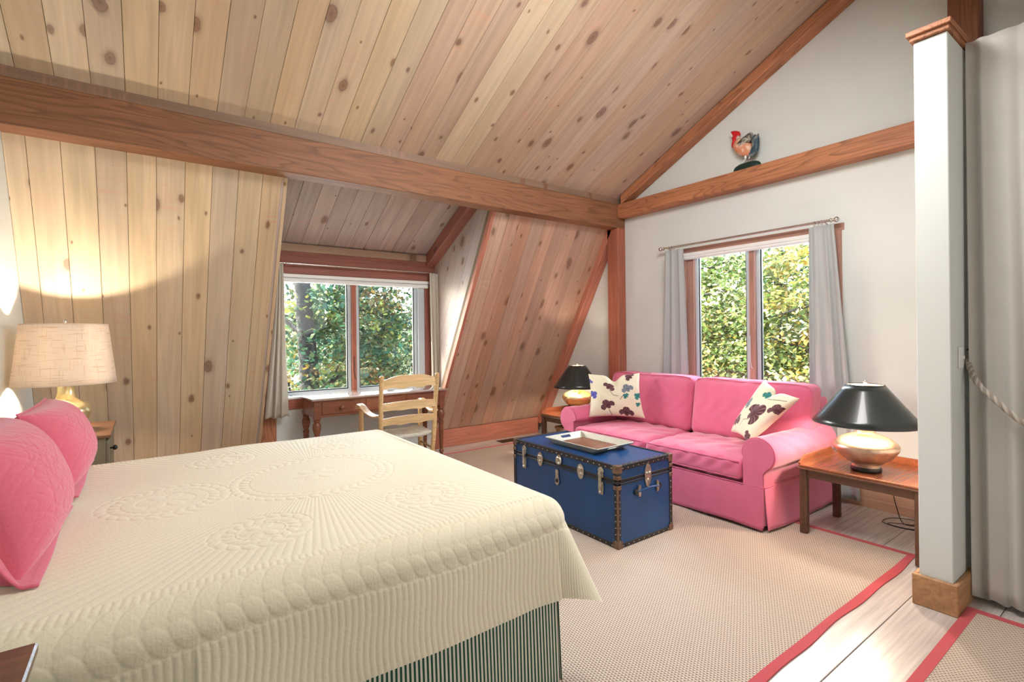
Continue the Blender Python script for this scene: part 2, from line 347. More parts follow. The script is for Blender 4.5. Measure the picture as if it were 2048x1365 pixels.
def gridmesh(name, P, mat, parent=None, smooth=True, thick=0.0, colors=None, uv=None, origin=(0, 0, 0), closed_u=False):
    """P: array (nu,nv,3) world coords"""
    nu, nv = P.shape[:2]; off = np.array(base_of(parent) if parent is not None else origin)
    V = (P-off).reshape(-1, 3)
    i = np.arange(nu if closed_u else nu-1)[:, None]; j = np.arange(nv-1)[None, :]; i2 = (i+1) % nu
    F = np.stack([i*nv+j, i2*nv+j, i2*nv+j+1, i*nv+j+1], -1).reshape(-1, 4)
    me = bpy.data.meshes.new(name); me.vertices.add(len(V)); me.vertices.foreach_set('co', V.astype(np.float32).ravel())
    me.loops.add(F.size); me.loops.foreach_set('vertex_index', F.astype(np.int32).ravel())
    me.polygons.add(len(F)); me.polygons.foreach_set('loop_start', np.arange(0, F.size, 4, dtype=np.int32))
    me.update(calc_edges=True)
    if colors is not None:
        a = me.color_attributes.new('Col', 'FLOAT_COLOR', 'POINT'); c = np.ones((len(V), 4), np.float32); c[:, :3] = colors.reshape(-1, 3); a.data.foreach_set('color', c.ravel())
    if uv is not None:
        l = me.uv_layers.new(name='UVMap'); l.data.foreach_set('uv', uv.reshape(-1, 2)[F.ravel()].astype(np.float32).ravel())
    o = bpy.data.objects.new(name, me); link(o, parent)
    if parent is None: o.location = origin
    if mat: me.materials.append(M[mat])
    if smooth: me.shade_smooth()
    if thick:
        s = o.modifiers.new('solid', 'SOLIDIFY'); s.thickness = thick; s.offset = 0
    return o
MC = {}
def board(name, parent, org, dl, dw, L, Wd, T, mat, gap=.0011, jit=True):
    """a plank: origin at a corner, length along dl, width along dw, thickness away from dl x dw; its own object"""
    dl = Vector(dl).normalized(); dw = Vector(dw).normalized(); dn = dl.cross(dw)
    key = (round(L, 3), round(Wd, 3), round(T, 3), mat, gap)
    me = MC.get(key)
    if me is None:
        bm = BM(); box(bm, 0, L, gap, Wd-gap, -T, 0, .002); me = bpy.data.meshes.new(name); bm.to_mesh(me); bm.free(); me.materials.append(M[mat]); MC[key] = me
    o = bpy.data.objects.new(name, me); link(o, parent)
    p = Vector(org)+dn*(random.uniform(-.0022, .0008) if jit else 0)
    o.matrix_local = Matrix(((dl.x, dw.x, dn.x, p.x), (dl.y, dw.y, dn.y, p.y), (dl.z, dw.z, dn.z, p.z), (0, 0, 0, 1)))
    return o
def polyboard(name, parent, pts2, org, ex, ey, T, mat):
    """irregular board: pts2 in (ex,ey) plane coordinates, long side along ex"""
    ex = Vector(ex).normalized(); ey = Vector(ey).normalized(); ez = ex.cross(ey)
    bm = BM(); prism(bm, [(a, b, -T) for a, b in pts2], (0, 0, T)); me = bpy.data.meshes.new(name); bm.to_mesh(me); bm.free(); me.materials.append(M[mat])
    o = bpy.data.objects.new(name, me); link(o, parent); p = Vector(org)
    o.matrix_local = Matrix(((ex.x, ey.x, ez.x, p.x), (ex.y, ey.y, ez.y, p.y), (ex.z, ey.z, ez.z, p.z), (0, 0, 0, 1))); return o
def clip(poly, a, b, c):
    out = []
    for i, p in enumerate(poly):
        q = poly[(i+1) % len(poly)]; dp = a*p[0]+b*p[1]-c; dq = a*q[0]+b*q[1]-c
        if dp >= 0: out.append(p)
        if dp*dq < 0: t = dp/(dp-dq); out.append((p[0]+t*(q[0]-p[0]), p[1]+t*(q[1]-p[1])))
    return out
def timber(name, p0, p1, wv, hv, mat, label=None, parent=None, bev=.006, kind='structure'):
    """squared timber from p0 to p1 with cross-section vectors wv, hv; local X along its length"""
    p0, p1 = Vector(p0), Vector(p1); d = p1-p0; ex = d.normalized(); wv, hv = Vector(wv), Vector(hv)
    ey = (wv-ex*wv.dot(ex)).normalized(); ez = ex.cross(ey)
    bm = BM(); vs = []
    box(bm, 0, d.length, 0, wv.length, 0, 1)
    for v in bm.verts:
        t = v.co.z; w = v.co.y; x = v.co.x
        hvl = Vector((hv.dot(ex), hv.dot(ey), hv.dot(ez))); wvl = Vector((wv.dot(ex), wv.dot(ey), wv.dot(ez)))
        v.co = Vector((x, 0, 0))+wvl*(w/wv.length)+hvl*t
    bmesh.ops.recalc_face_normals(bm, faces=bm.faces)
    if bev: bmesh.ops.bevel(bm, geom=bm.edges[:], offset=bev, segments=1, affect='EDGES')
    me = bpy.data.meshes.new(name); bm.to_mesh(me); bm.free(); me.materials.append(M[mat])
    o = bpy.data.objects.new(name, me); link(o, parent)
    if parent is not None: p0 = p0-base_of(parent)
    o.matrix_local = Matrix(((ex.x, ey.x, ez.x, p0.x), (ex.y, ey.y, ez.y, p0.y), (ex.z, ey.z, ez.z, p0.z), (0, 0, 0, 1)))
    if parent is None: tag(o, label, 'timber', kind=kind)
    return o

# ================================================================== SETTING
XW, XL = 4.915, -.73                     # gable wall, headboard wall
YB, YB2, ZB0, ZB1, ZC = 4.278, 4.455, 2.81, 3.105, 3.182
YR, SL = 1.0, .485                      # ridge, main roof slope
def zroof(y): return ZC+SL*(YB-y) if y > YR else ZC+SL*(YB-YR)-SL*(YR-y)
ZR = zroof(YR); YS = -2.3
YD = 5.9                                 # dormer window wall
KS = Vector((0, 5.9-4.455, .24-2.81)); KL = KS.length; KD = KS.normalized()   # knee slope, downwards
DX0, DX1 = .965, 3.014                  # dormer opening

fl = thing('floor', 'wide painted floor boards in a pale warm grey', 'floor', kind='structure')
bm = BM(); box(bm, XL-.1, XW+.1, YS-.1, 6.2, -.2, -.022); obj('subfloor', bm, 'roof', fl)
yy = .962-.341*10
while yy < 6.1:
    if yy+.341 > YS: board('floor_board', fl, (XL, yy, 0), (1, 0, 0), (0, 1, 0), XW-XL, .341, .02, 'floor', gap=.0018, jit=False)
    yy += .341

# gable wall ------------------------------------------------------
gw = thing('wall_right', 'white plaster gable wall with the casement window behind the sofa', 'wall', kind='structure')
WY0, WY1, WZ0, WZ1 = 1.875, 3.47, .80, 2.40
bm = BM(); h = (.16, 0, 0)
def P3(y, z): return (XW, y, z)
prism(bm, [P3(WY1, -.02), P3(6.2, -.02), P3(6.2, .3), P3(YB2, zroof(YB2)+.05), P3(YR, ZR+.05), P3(WY1-1e-4 if False else YR, WZ1), P3(WY1, WZ1)], h)
prism(bm, [P3(WY0, -.02), P3(WY1, -.02), P3(WY1, WZ0), P3(WY0, WZ0)], h)
prism(bm, [P3(YS, -.02), P3(WY0, -.02), P3(WY0, WZ1), P3(YR, WZ1), P3(YR, ZR+.05), P3(YS, zroof(YS)+.05)], h)
obj('plaster', bm, 'wall', gw)
lw = thing('wall_left', 'white headboard wall at the left edge of the picture', 'wall', kind='structure')
bm = BM(); prism(bm, [(XL, YS, -.02), (XL, 6.2, -.02), (XL, 6.2, .4), (XL, YB2, zroof(YB2)+.05), (XL, YR, ZR+.05), (XL, YS, zroof(YS)+.05)], (-.12, 0, 0))
obj('plaster', bm, 'wall', lw)

rw = thing('wall_front', 'plain white wall behind the camera', 'wall', kind='structure')
bm = BM(); box(bm, XL-.1, XW+.1, YS-.16, YS-.04, -.02, zroof(YS)+.05); obj('plaster', bm, 'wall', rw)
# main ceiling ----------------------------------------------------
ce = thing('ceiling', 'sloping ceiling of long knotty pine boards', 'ceiling', kind='structure')
dcl = Vector((0, -1, SL)).normalized(); Lc = (Vector((0, YR, ZR))-Vector((0, YB+.02, zroof(YB+.02)))).length
k = 0; x = -.458-.18*2
while x < XW:
    w = min(.18, XW-x); x0 = max(x, XL)
    # underside must face down: dl x dw = down  -> dl=dcl (up-slope, -y), dw = -x ... build from the right edge
    board('ceiling_board', ce, (x+w, YB+.02, zroof(YB+.02)), dcl, (-1, 0, 0), Lc, x+w-x0, .02, 'pine' if x+random.uniform(-1.2, 1.2) < 1.9 else 'pine_mid')  # rosier boards take over rightward: change of light tint painted in
    board('ceiling_board', ce, (x+w, YR-(YR-YS), zroof(YS)), Vector((0, 1, SL)).normalized() if True else 0, (1, 0, 0), Lc, -(x+w-x0) if False else x+w-x0, .02, 'pine').location.x = x0
    x += .18
bm = BM()
for ya, yb in ((YB2+.3, YR), (YS-.2, YR)):
    prism(bm, [(XL-.1, ya, zroof(ya)+.024), (XL-.1, yb, zroof(yb)+.024), (XL-.1, yb, zroof(yb)+.16), (XL-.1, ya, zroof(ya)+.16)], (XW-XL+.3, 0, 0))
obj('roof_deck', bm, 'roof', ce)

# knee wall (sloping boards) + dormer ------------------------------
kw = thing('wall_back', 'steeply sloping eave wall of vertical knotty pine boards with a dormer', 'wall', kind='structure')
top = Vector((0, YB2, ZB0))-KD*.10
def kp(x): return Vector((x, top.y, top.z))
KLen = KL+.10
xs = [-.73, -.62, -.45, -.272, -.1, .073, .25, .426, .604, .777, .936]
for a, b in zip(xs, xs[1:]): board('wall_board', kw, kp(a), KD, (1, 0, 0), KLen, b-a, .02, 'pine').location += Vector((0, 0, 0))
xs = [3.057, 3.238, 3.40, 3.574, 3.751, 3.93, 4.101, 4.281, 4.455, 4.625, 4.775]
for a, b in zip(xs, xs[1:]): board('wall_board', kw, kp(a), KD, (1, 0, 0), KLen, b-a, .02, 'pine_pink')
nrm = Vector((0, KD.z, -KD.y)) if False else KD.cross(Vector((1, 0, 0)))
timber('edge_trim', kp(.936)+nrm*.004, kp(.936)+nrm*.004+KD*KLen, (.029, 0, 0), -nrm*.06, 'pine', parent=kw, bev=.002)
timber('edge_trim', kp(3.014)+nrm*.004, kp(3.014)+nrm*.004+KD*KLen, (.043, 0, 0), -nrm*.06, 'pinkfir', parent=kw, bev=.002)
bm = BM()
for a, b in ((XL-.1, .95), (3.03, XW+.1)):
    q = [kp(a)-nrm*.024, kp(a)+KD*(KLen+.1)-nrm*.024, kp(b)+KD*(KLen+.1)-nrm*.024, kp(b)-nrm*.024]; prism(bm, q, -nrm*.10)
obj('wall_backing', bm, 'roof', kw)
for n_, (a, b) in enumerate(((XL, .955), (3.13, 4.775))):
    timber('sill_timber', (a, YD-.005, 0), (b, YD-.005, 0), (0, .15, 0), (0, 0, .235), 'pinkfir', parent=kw)
bm = BM(); box(bm, XL-.1, XW+.2, YB2+.005, YB2+.06, ZB1-.1, 3.7); obj('light_block', bm, 'roof', kw)  # unseen box added to stop light leaking in above the beam
bm = BM(); box(bm, XL-.1, .96, 6.05, 6.2, -.1, .6); box(bm, 3.1, XW+.2, 6.05, 6.2, -.1, .6); obj('outer_sheathing', bm, 'roof', kw)

timber('trim_1', (XL, YB, ZB0), (XW, YB, ZB0), (0, YB2-YB, 0), (0, 0, ZB1-ZB0), 'beam', 'long rough-sawn fir beam carrying the sloping ceiling')
timber('trim_2', (XL, YB+.012, ZB1), (XW, YB+.012, ZB1), (0, .15, 0), (0, 0, ZC-ZB1+.012), 'cleat', 'greyish pine cleat board on top of the long beam', bev=.003)
XG = 4.772; TW = XW-XG
timber('trim_3', (XG, YB2, 0), (XG, YB2, ZB0), (0, -(YB2-YB), 0), (TW, 0, 0), 'post', 'reddish fir corner post under the end of the long beam')
timber('trim_4', (XG, YB, 2.926), (XG, .93, 2.926), (TW, 0, 0), (0, 0, .172), 'beam_b', 'horizontal fir tie beam with dark knots across the gable wall')
p0 = Vector((XG, YB-.05, zroof(YB-.05)-.004)); p1 = Vector((XG, YR, ZR-.004))
timber('trim_5', p0, p1, (TW, 0, 0), (0, -.0, -.115), 'beam_b', 'sloping fir rafter where ceiling meets gable wall')
timber('trim_6', (XG, 1.078, 3.10), (XG, 1.078, ZR), (TW, 0, 0), (0, -.172, 0), 'darkpost', 'dark fir king post above the partition')
q0 = Vector((XG, YB2+.02, ZB0+.02)); q1 = Vector((XG, 5.87, .02)); qd = (Vector((0, 5.87, .02))-Vector((0, 4.545, 2.80))).normalized()
_n = Vector((0, KD.z, -KD.y)).normalized(); _n = Vector((0, -abs(_n.y), -abs(_n.z)))
timber('trim_7', Vector((XG, YB2, ZB0))-KD*.02+_n*.075, Vector((XG, YB2, ZB0))+KD*3.02+_n*.075, (TW, 0, 0), -_n*.16, 'pinkfir', 'slanting fir strut between the sloping boards and gable wall')

# dormer -----------------------------------------------------------
dm = thing('wall_dormer', 'dormer recess lined with knotty boards around the desk window', 'wall', kind='structure')
DS = .52
def zd(y): return 2.512+DS*(YD-y)
dd = Vector((0, -1, DS)).normalized(); Ld = (Vector((0, YB2, zd(YB2)))-Vector((0, YD, zd(YD)))).length
xs = [.94, 1.05, 1.227, 1.405, 1.58, 1.755, 1.93, 2.105, 2.28, 2.455, 2.63, 2.805, 2.93, 3.06]
for a, b in zip(xs, xs[1:]): board('dormer_roof_board', dm, (b, YD, zd(YD)), dd, (-1, 0, 0), Ld, b-a, .02, 'pine_grey')
bm = BM(); prism(bm, [(.9, YB2, zd(YB2)+.024), (.9, 6.35, zd(6.35)+.024), (.9, 6.35, zd(6.35)+.14), (.9, YB2, zd(YB2)+.14)], (2.26, 0, 0)); obj('dormer_roof_deck', bm, 'roof', dm)
# cheeks: boards parallel to the knee slope (plane x = const)
ang = math.atan2(KS.z, KS.y)
for side, xc in ((1, 3.062), (-1, .935)):
    ex = KD; ey = Vector((0, KD.z, -KD.y)) * (1 if side == 1 else 1)
    ey = Vector((0, -KD.z, KD.y))          # towards +y,+z (outwards)
    o_ = Vector((xc, YB2, ZB0))
    for kk in range(9):
        a0, a1 = kk*.15, kk*.15+.148
        poly = [(-1.2, a0), (3.2, a0), (3.2, a1), (-1.2, a1)]
        poly = clip(poly, -ex.y, -ey.y, -(YD+.02-o_.y))             # y <= YD
        n2 = Vector((0, DS, 1))                                      # below dormer roof
        poly = clip(poly, -n2.dot(ex), -n2.dot(ey), -(2.512+DS*YD-n2.dot(o_)+.01))
        poly = clip(poly, ex.z, ey.z, 0-o_.z); poly = clip(poly, ex.y, ey.y, .01)
        if len(poly) > 2: polyboard('cheek_board', dm, poly, o_, ex, ey, .018, 'pine_grey') if side == 1 else polyboard('cheek_board', dm, poly, o_+Vector((-.0, 0, 0)), ex, ey, .018, 'pine_grey')
    bm = BM(); prism(bm, [(xc+side*.02 + (0 if side == 1 else -.02), 4.3, 0), (xc+side*.02+(0 if side == 1 else -.02), 6.1, 0), (xc+side*.02+(0 if side == 1 else -.02), 6.1, 2.5), (xc+side*.02+(0 if side == 1 else -.02), 4.3, 3.3)], (side*.05, 0, 0))
    # keep backing outside the knee slope
    bmesh.ops.bisect_plane(bm, geom=bm.verts[:]+bm.edges[:]+bm.faces[:], plane_co=(0, YB2, ZB0), plane_no=Vector((0, -KD.z, KD.y)), clear_inner=True)
    obj('cheek_backing', bm, 'roof', dm)
# rafters of the dormer
for xa, nm in ((2.92, 'right'), (.965, 'left')):
    y0_, y1_ = YD, YB2
    timber('trim_8' if nm == 'right' else 'trim_9', (xa, y0_, zd(y0_)-.002), (xa, y1_, zd(y1_)-.002), (.14 if nm == 'right' else .075, 0, 0), (0, 0, -.165), 'redwood', f'reddish sloping rafter at the {nm} side of the dormer ceiling')
bm = BM(); box(bm, 1.0, 3.1, YD, YD+.1, 0, .70); obj('plaster', bm, 'wall', dm)
timber('header', (.97, YD-.03, 2.185), (3.06, YD-.03, 2.185), (0, .15, 0), (0, 0, .25), 'redwood', parent=dm)
timber('header_cleat', (1.0, YD-.045, 2.432), (3.06, YD-.045, 2.432), (0, .16, 0), (0, 0, .085), 'pine_mid', parent=dm, bev=.003)
timber('corner_post', (.95, YD+.12, 0), (.95, YD+.12, 2.45), (.18, 0, 0), (0, -.14, 0), 'beam_b', parent=dm)
timber('corner_post', (3.0, YD+.12, 0), (3.0, YD+.12, 2.4), (.13, 0, 0), (0, -.14, 0), 'post', parent=dm)
timber('apron', (1.13, YD-.02, .69), (3.0, YD-.02, .69), (0, .06, 0), (0, 0, .115), 'post', parent=dm)

def sash(parent, axis, c, a0, a1, z0, z1, fw_=.035, dep=.045, pane_off=.02):
    """one casement: grey sash frame, dark gasket, pane. axis 'x': window lies in plane y=c; axis 'y': in plane x=c"""
    def bx(bm, u0, u1, v0, v1, d0, d1, bev=.003):
        if axis == 'x': box(bm, u0, u1, c+d0, c+d1, v0, v1, bev)
        else: box(bm, c+d0, c+d1, u0, u1, v0, v1, bev)
    for i, (w, mt, nm, d0, d1) in enumerate(((fw_, 'frame_grey', 'sash_frame', 0, dep), (.014, 'frame_dark', 'gasket', .012, dep-.008))):
        A0, A1, B0, B1 = (a0-w-.014, a1+w+.014, z0-w-.014, z1+w+.014) if i == 0 else (a0-.014, a1+.014, z0-.014, z1+.014)
        bm = BM(); bx(bm, A0, A0+w, B0, B1, d0, d1); bx(bm, A1-w, A1, B0, B1, d0, d1); bx(bm, A0+w, A1-w, B0, B0+w, d0, d1); bx(bm, A0+w, A1-w, B1-w, B1, d0, d1)
        obj(nm, bm, mt, parent)
    bm = BM(); bx(bm, a0-.006, a1+.006, z0-.006, z1+.006, pane_off, pane_off+.004, 0); obj('pane', bm, 'glass', parent)

w1 = thing('window_1', 'twin casement window in the dormer above the desk', 'window', kind='structure')
sash(w1, 'x', YD+.03, 1.237, 1.915, .885, 2.10)
sash(w1, 'x', YD+.03, 2.075, 2.767, .885, 2.10)
timber('mullion', (1.968, YD+.0, .82), (1.968, YD+.0, 2.19), (.052, 0, 0), (0, .1, 0), 'post', parent=w1, bev=.003)
timber('jamb', (2.82, YD+.0, .82), (2.82, YD+.0, 2.19), (.09, 0, 0), (0, .1, 0), 'frame_grey', parent=w1, bev=.004)
timber('jamb', (2.912, YD-.0, .82), (2.912, YD-.0, 2.19), (.09, 0, 0), (0, .1, 0), 'redwood', parent=w1, bev=.004)
timber('jamb', (1.13, YD+.0, .82), (1.13, YD+.0, 2.19), (.055, 0, 0), (0, .1, 0), 'frame_grey', parent=w1, bev=.004)
timber('stool', (1.13, YD-.03, .803), (3.0, YD-.03, .803), (0, .13, 0), (0, 0, .02), 'white', parent=w1, bev=.003)
bm = BM(); tube(bm, [(1.985, YD-.005, 1.25), (1.988, YD-.012, 1.05), (2.0, YD-.012, .985), (2.015, YD-.012, .98)], .004, 6); obj('blind_cord', bm, 'black', w1)
sh = thing('roller_shade', 'white rolled-up roller shade over the dormer window', 'blind', (2.08, YD-.03, 2.09))
bm = BM(); box(bm, 1.19, 2.96, YD-.045, YD+.02, 2.145, 2.183, .004); obj('shade_cassette', bm, 'white', sh)
bm = BM(); lathe(bm, [(.005, 1.2), (.026, 1.2), (.026, 2.95), (.005, 2.95)], (0, YD-.018, 2.118), 16, 'x'); obj('shade_roll', bm, 'white', sh, True, auto=.6)

w2 = thing('window_2', 'twin casement window in the gable wall behind the sofa', 'window', kind='structure')
sash(w2, 'y', XW+.03, 2.733, 3.255, .90, 2.33)
sash(w2, 'y', XW+.03, 2.091, 2.565, .90, 2.33)
timber('mullion', (XW, 2.62, .86), (XW, 2.62, 2.40), (0, .055, 0), (.1, 0, 0), 'casing', parent=w2, bev=.003)
for a in (1.835, 3.40): timber('casing', (XW-.012, a, .76), (XW-.012, a, 2.425), (0, .09, 0), (.05, 0, 0), 'casing', parent=w2, bev=.003)
for a in (1.93, 3.31): timber('jamb', (XW+.005, a, .84), (XW+.005, a, 2.40), (0, .085, 0), (.09, 0, 0), 'frame_grey' if a < 2 else 'casing', parent=w2, bev=.003)
timber('head_casing', (XW-.014, 3.51, 2.372), (XW-.014, 1.815, 2.372), (.05, 0, 0), (0, 0, .06), 'casing', parent=w2, bev=.003)
timber('stool', (XW-.03, 3.5, .80), (XW-.03, 1.85, .80), (.12, 0, 0), (0, 0, .03), 'white', parent=w2, bev=.003)
bm = BM(); tube(bm, [(XW-.006, 2.665, 1.45), (XW-.012, 2.663, 1.2), (XW-.012, 2.65, 1.13), (XW-.012, 2.635, 1.12)], .004, 6); obj('blind_cord', bm, 'frame_grey', w2)
sh = thing('roller_shade', 'white roller shade rolled up at the top of the gable window', 'blind', (XW, 2.7, 2.3))
bm = BM(); box(bm, XW-.045, XW+.03, 2.06, 3.41, 2.335, 2.372, .004); obj('shade_cassette', bm, 'white', sh)
bm = BM(); lathe(bm, [(.005, 2.07), (.024, 2.07), (.024, 3.40), (.005, 3.40)], (XW-.018, 0, 2.322), 16, 'y'); obj('shade_roll', bm, 'white', sh, True, auto=.6)

# baseboards
timber('baseboard_right', (XW-.022, 4.27, 0), (XW-.022, .93, 0), (.022, 0, 0), (0, 0, .19), 'base_r', 'orange fir baseboard along the gable wall', bev=.002)
bm = BM(); box(bm, XL, XL+.02, YS, 5.7, 0, .16, .003); tag(obj('baseboard_left', bm, 'white'), 'white baseboard at the foot of the headboard wall', 'baseboard', kind='structure')

# partition -------------------------------------------------------
pw = thing('wall_partition', 'narrow white partition end beside the closet curtain', 'wall', kind='structure')
bm = BM(); box(bm, 3.40, XW, .768, .912, 0, 3.06, .004); obj('plaster', bm, 'wall', pw)
bm = BM(); box(bm, 3.36, XW-.001, .744, .936, 3.085, 3.112, .003); obj('cap', bm, 'beam_b', pw)
bm = BM(); box(bm, 3.378, XW-.001, .755, .925, 3.062, 3.086, .003); obj('cap_molding', bm, 'beam_b', pw)
bm = BM(); box(bm, 3.372, 3.396, .744, .937, 0, .165, .004); obj('baseboard', bm, 'fir_trim', pw)
bm = BM(); box(bm, 3.396, XW, .745, .767, 0, .165, .004); obj('baseboard', bm, 'fir_trim', pw)
bm = BM(); box(bm, 3.396, XW-.03, .913, .936, 0, .165, .004); obj('baseboard', bm, 'fir_trim', pw)
sw = thing('light_switch', 'white light switch on the side of the partition', 'switch', (3.56, .765, 1.343))
bm = BM(); box(bm, 3.525, 3.597, .760, .768, 1.285, 1.402, .003); obj('switch_plate', bm, 'white', sw)
bm = BM(); box(bm, 3.556, 3.566, .746, .762, 1.335, 1.352, .002); obj('toggle', bm, 'white', sw)
cw = thing('wall_closet', 'unseen plain wall added to shut light out of the curtained closet', 'wall', kind='structure')  # put in out of view to keep light off the closet floor
bm = BM(); box(bm, 3.9, XW, -1.25, -1.1, 0, 3.0); obj('plaster', bm, 'wall', cw)

# ================================================================== RUGS
def rug(label, x0, x1, y0, y1, bw, wav=0.0):
    r = thing('sisal_rug', label, 'rug', ((x0+x1)/2, (y0+y1)/2, 0), group='sisal rugs with red binding')
    bm = BM(); box(bm, x0+bw*.8, x1-bw*.8, y0+bw*.8, y1-bw*.8, .001, .006); obj('weave', bm, 'sisal', r)
    for (a, b, c, d) in ((x0, x1, y0, y0), (x0, x1, y1, y1), (x0, x0, y0, y1), (x1, x1, y0, y1)):
        n = 60; pts = [(a+(b-a)*i/n, c+(d-c)*i/n) for i in range(n+1)]; bm = BM(); V = []
        inx = bw if a == b == x0 else (-bw if a == b == x1 else 0); iny = bw if c == d == y0 else (-bw if c == d == y1 else 0)
        for i, (px, py) in enumerate(pts):
            w = wav*math.sin(i*.55)*math.sin(i*.23+1) if (a != b and c == y0) else 0
            V.append([bm.verts.new((px, py+w, .001)), bm.verts.new((px, py+w, .0075)), bm.verts.new((px+inx, py+iny+w*.3, .008)), bm.verts.new((px+inx, py+iny, .002))])
        for A, B in zip(V, V[1:]):
            for q in range(3): bm.faces.new((A[q], A[q+1], B[q+1], B[q]))
        bmesh.ops.recalc_face_normals(bm, faces=bm.faces); obj('binding', bm, 'redbind', r)
    return r
rug('large sisal rug with red binding under the bed and sofa', -.3, 4.095, 1.10, 5.56, .045, .010)
rug('smaller sisal rug with red binding at the lower right, by the closet curtain', 1.3, 3.55, -1.2, .742, .045)

# ================================================================== BED
bed = thing('bed', 'large bed with a green and white striped skirt', 'bed', (.36, 2.6, 0))
bm = BM(); box(bm, XL+.06, 1.38, 1.66, 3.60, .20, .48, .03, 3); obj('box_spring', bm, 'white', bed, True, auto=.6)
bm = BM(); box(bm, XL+.04, 1.40, 1.63, 3.62, .48, .775, .06, 4); obj('mattress', bm, 'white', bed, True, auto=.6)
def skirt(pts, n):
    pts = [np.array(p, float) for p in pts]; seg = [np.linalg.norm(b-a) for a, b in zip(pts, pts[1:])]; L = sum(seg)
    out = []; uv = []
    for i in range(n+1):
        s = L*i/n; q = s; j = 0
        while j < len(seg)-1 and q > seg[j]: q -= seg[j]; j += 1
        d = (pts[j+1]-pts[j])/seg[j]; p = pts[j]+d*q; nn = np.array([d[1], -d[0]])
        wv = .004*math.sin(s*9)+.003*math.sin(s*23)
        row = []; ur = []
        for z in np.linspace(.50, .012, 14):
            t = (.5-z)/.5; pp = p+nn*(wv*t*1.6+.022*t); row.append((pp[0], pp[1], z)); ur.append((s, z))
        out.append(row); uv.append(ur)
    return np.array(out), np.array(uv)
P_, U_ = skirt([(XL+.05, 1.625), (1.40, 1.625)], 240); gridmesh('bed_skirt', P_, 'stripe', bed, uv=U_, thick=.002)
P_, U_ = skirt([(1.402, 1.615), (1.402, 3.62)], 240); gridmesh('bed_skirt', P_, 'stripe', bed, uv=U_, thick=.002)
P_, U_ = skirt([(1.35, 1.640), (1.398, 1.640), (1.392, 1.70)], 30); gridmesh('bed_skirt', P_, 'stripe', bed, uv=U_, thick=.002)

def fold_quilt(S, T, s0, s1, t0, t1):
    """quilting relief in metres; S,T cloth coordinates; hem at s1 (foot), t0, t1 (sides)"""
    dn = T-t0; df = s1-S; dr = t1-T; D = np.minimum(np.minimum(dn, df), dr)
    which = np.where(D == df, 1, 0); along = np.where(which == 1, T, S)
    def ch(x, p): return np.abs(np.sin(PI*x/p))**.45
    H = .55*ch(along+.006*np.sin(D*22), .021)                # border channels
    # feather vine band
    c = .345; v = D-c-.012*np.sin(along*5.2); lv = np.zeros_like(H); per = .056
    for sgn in (1, -1):
        u = along-.45*np.abs(v); k = np.round(u/per); du = (u-k*per)/(per*.5); dv = (sgn*v-.040)/.042
        e = du*du+dv*dv
        leaf = .5*np.clip(1-e, 0, 1)**.28; lv = np.maximum(lv, np.where(sgn*v > 0, leaf, 0))
    band = np.clip((0.088-np.abs(v))/.01, 0, 1)
    H = H*(1-band)+band*(.85*lv+.06*ch(along*1.0, .011))
    # centre: radiating channels with wreaths
    inner = np.clip((D-.47)/.012, 0, 1)
    cs, ct = (s0+s1)/2+.12, (t0+t1)/2
    best = None
    R = np.hypot(S-cs, T-ct); A = np.arctan2(T-ct, S-cs)
    fan = ch(A*.52, .0165)*np.clip(R/.3, .15, 1)
    G = .42*fan
    for (a_, b_, r1) in ((cs, ct, .34), (cs-.62, ct, .20), (cs+.30, ct-.62, .13), (cs-.35, ct-.62, .13), (cs+.3, ct+.62, .13), (cs-.35, ct+.62, .13)):
        R1 = np.hypot(S-a_, T-b_); A1 = np.arctan2(T-b_, S-a_); nl = max(10, int(2*PI*r1/.045)); w_ = .045
        for sgn in (1, -1):
            vv = (R1-r1)*sgn; u = A1*r1-.6*np.abs(vv); pr = 2*PI*r1/nl; k = np.round(u/pr); e = ((u-k*pr)/(pr*.5))**2+((vv-w_*.48)/(w_*.5))**2
            m_ = (vv > 0) & (vv < w_); G = np.where(m_, .55*np.clip(1-e, 0, 1)**.5, G)
        fl_ = R1 < min(.11, r1*.6); pet = np.abs(np.cos(A1*3)); G = np.where(fl_, .6*np.clip(1-(R1/(min(.11, r1*.6)*(.45+.55*pet)))**2, 0, 1)**.5, G)
    H = H*(1-inner)+inner*G
    return H
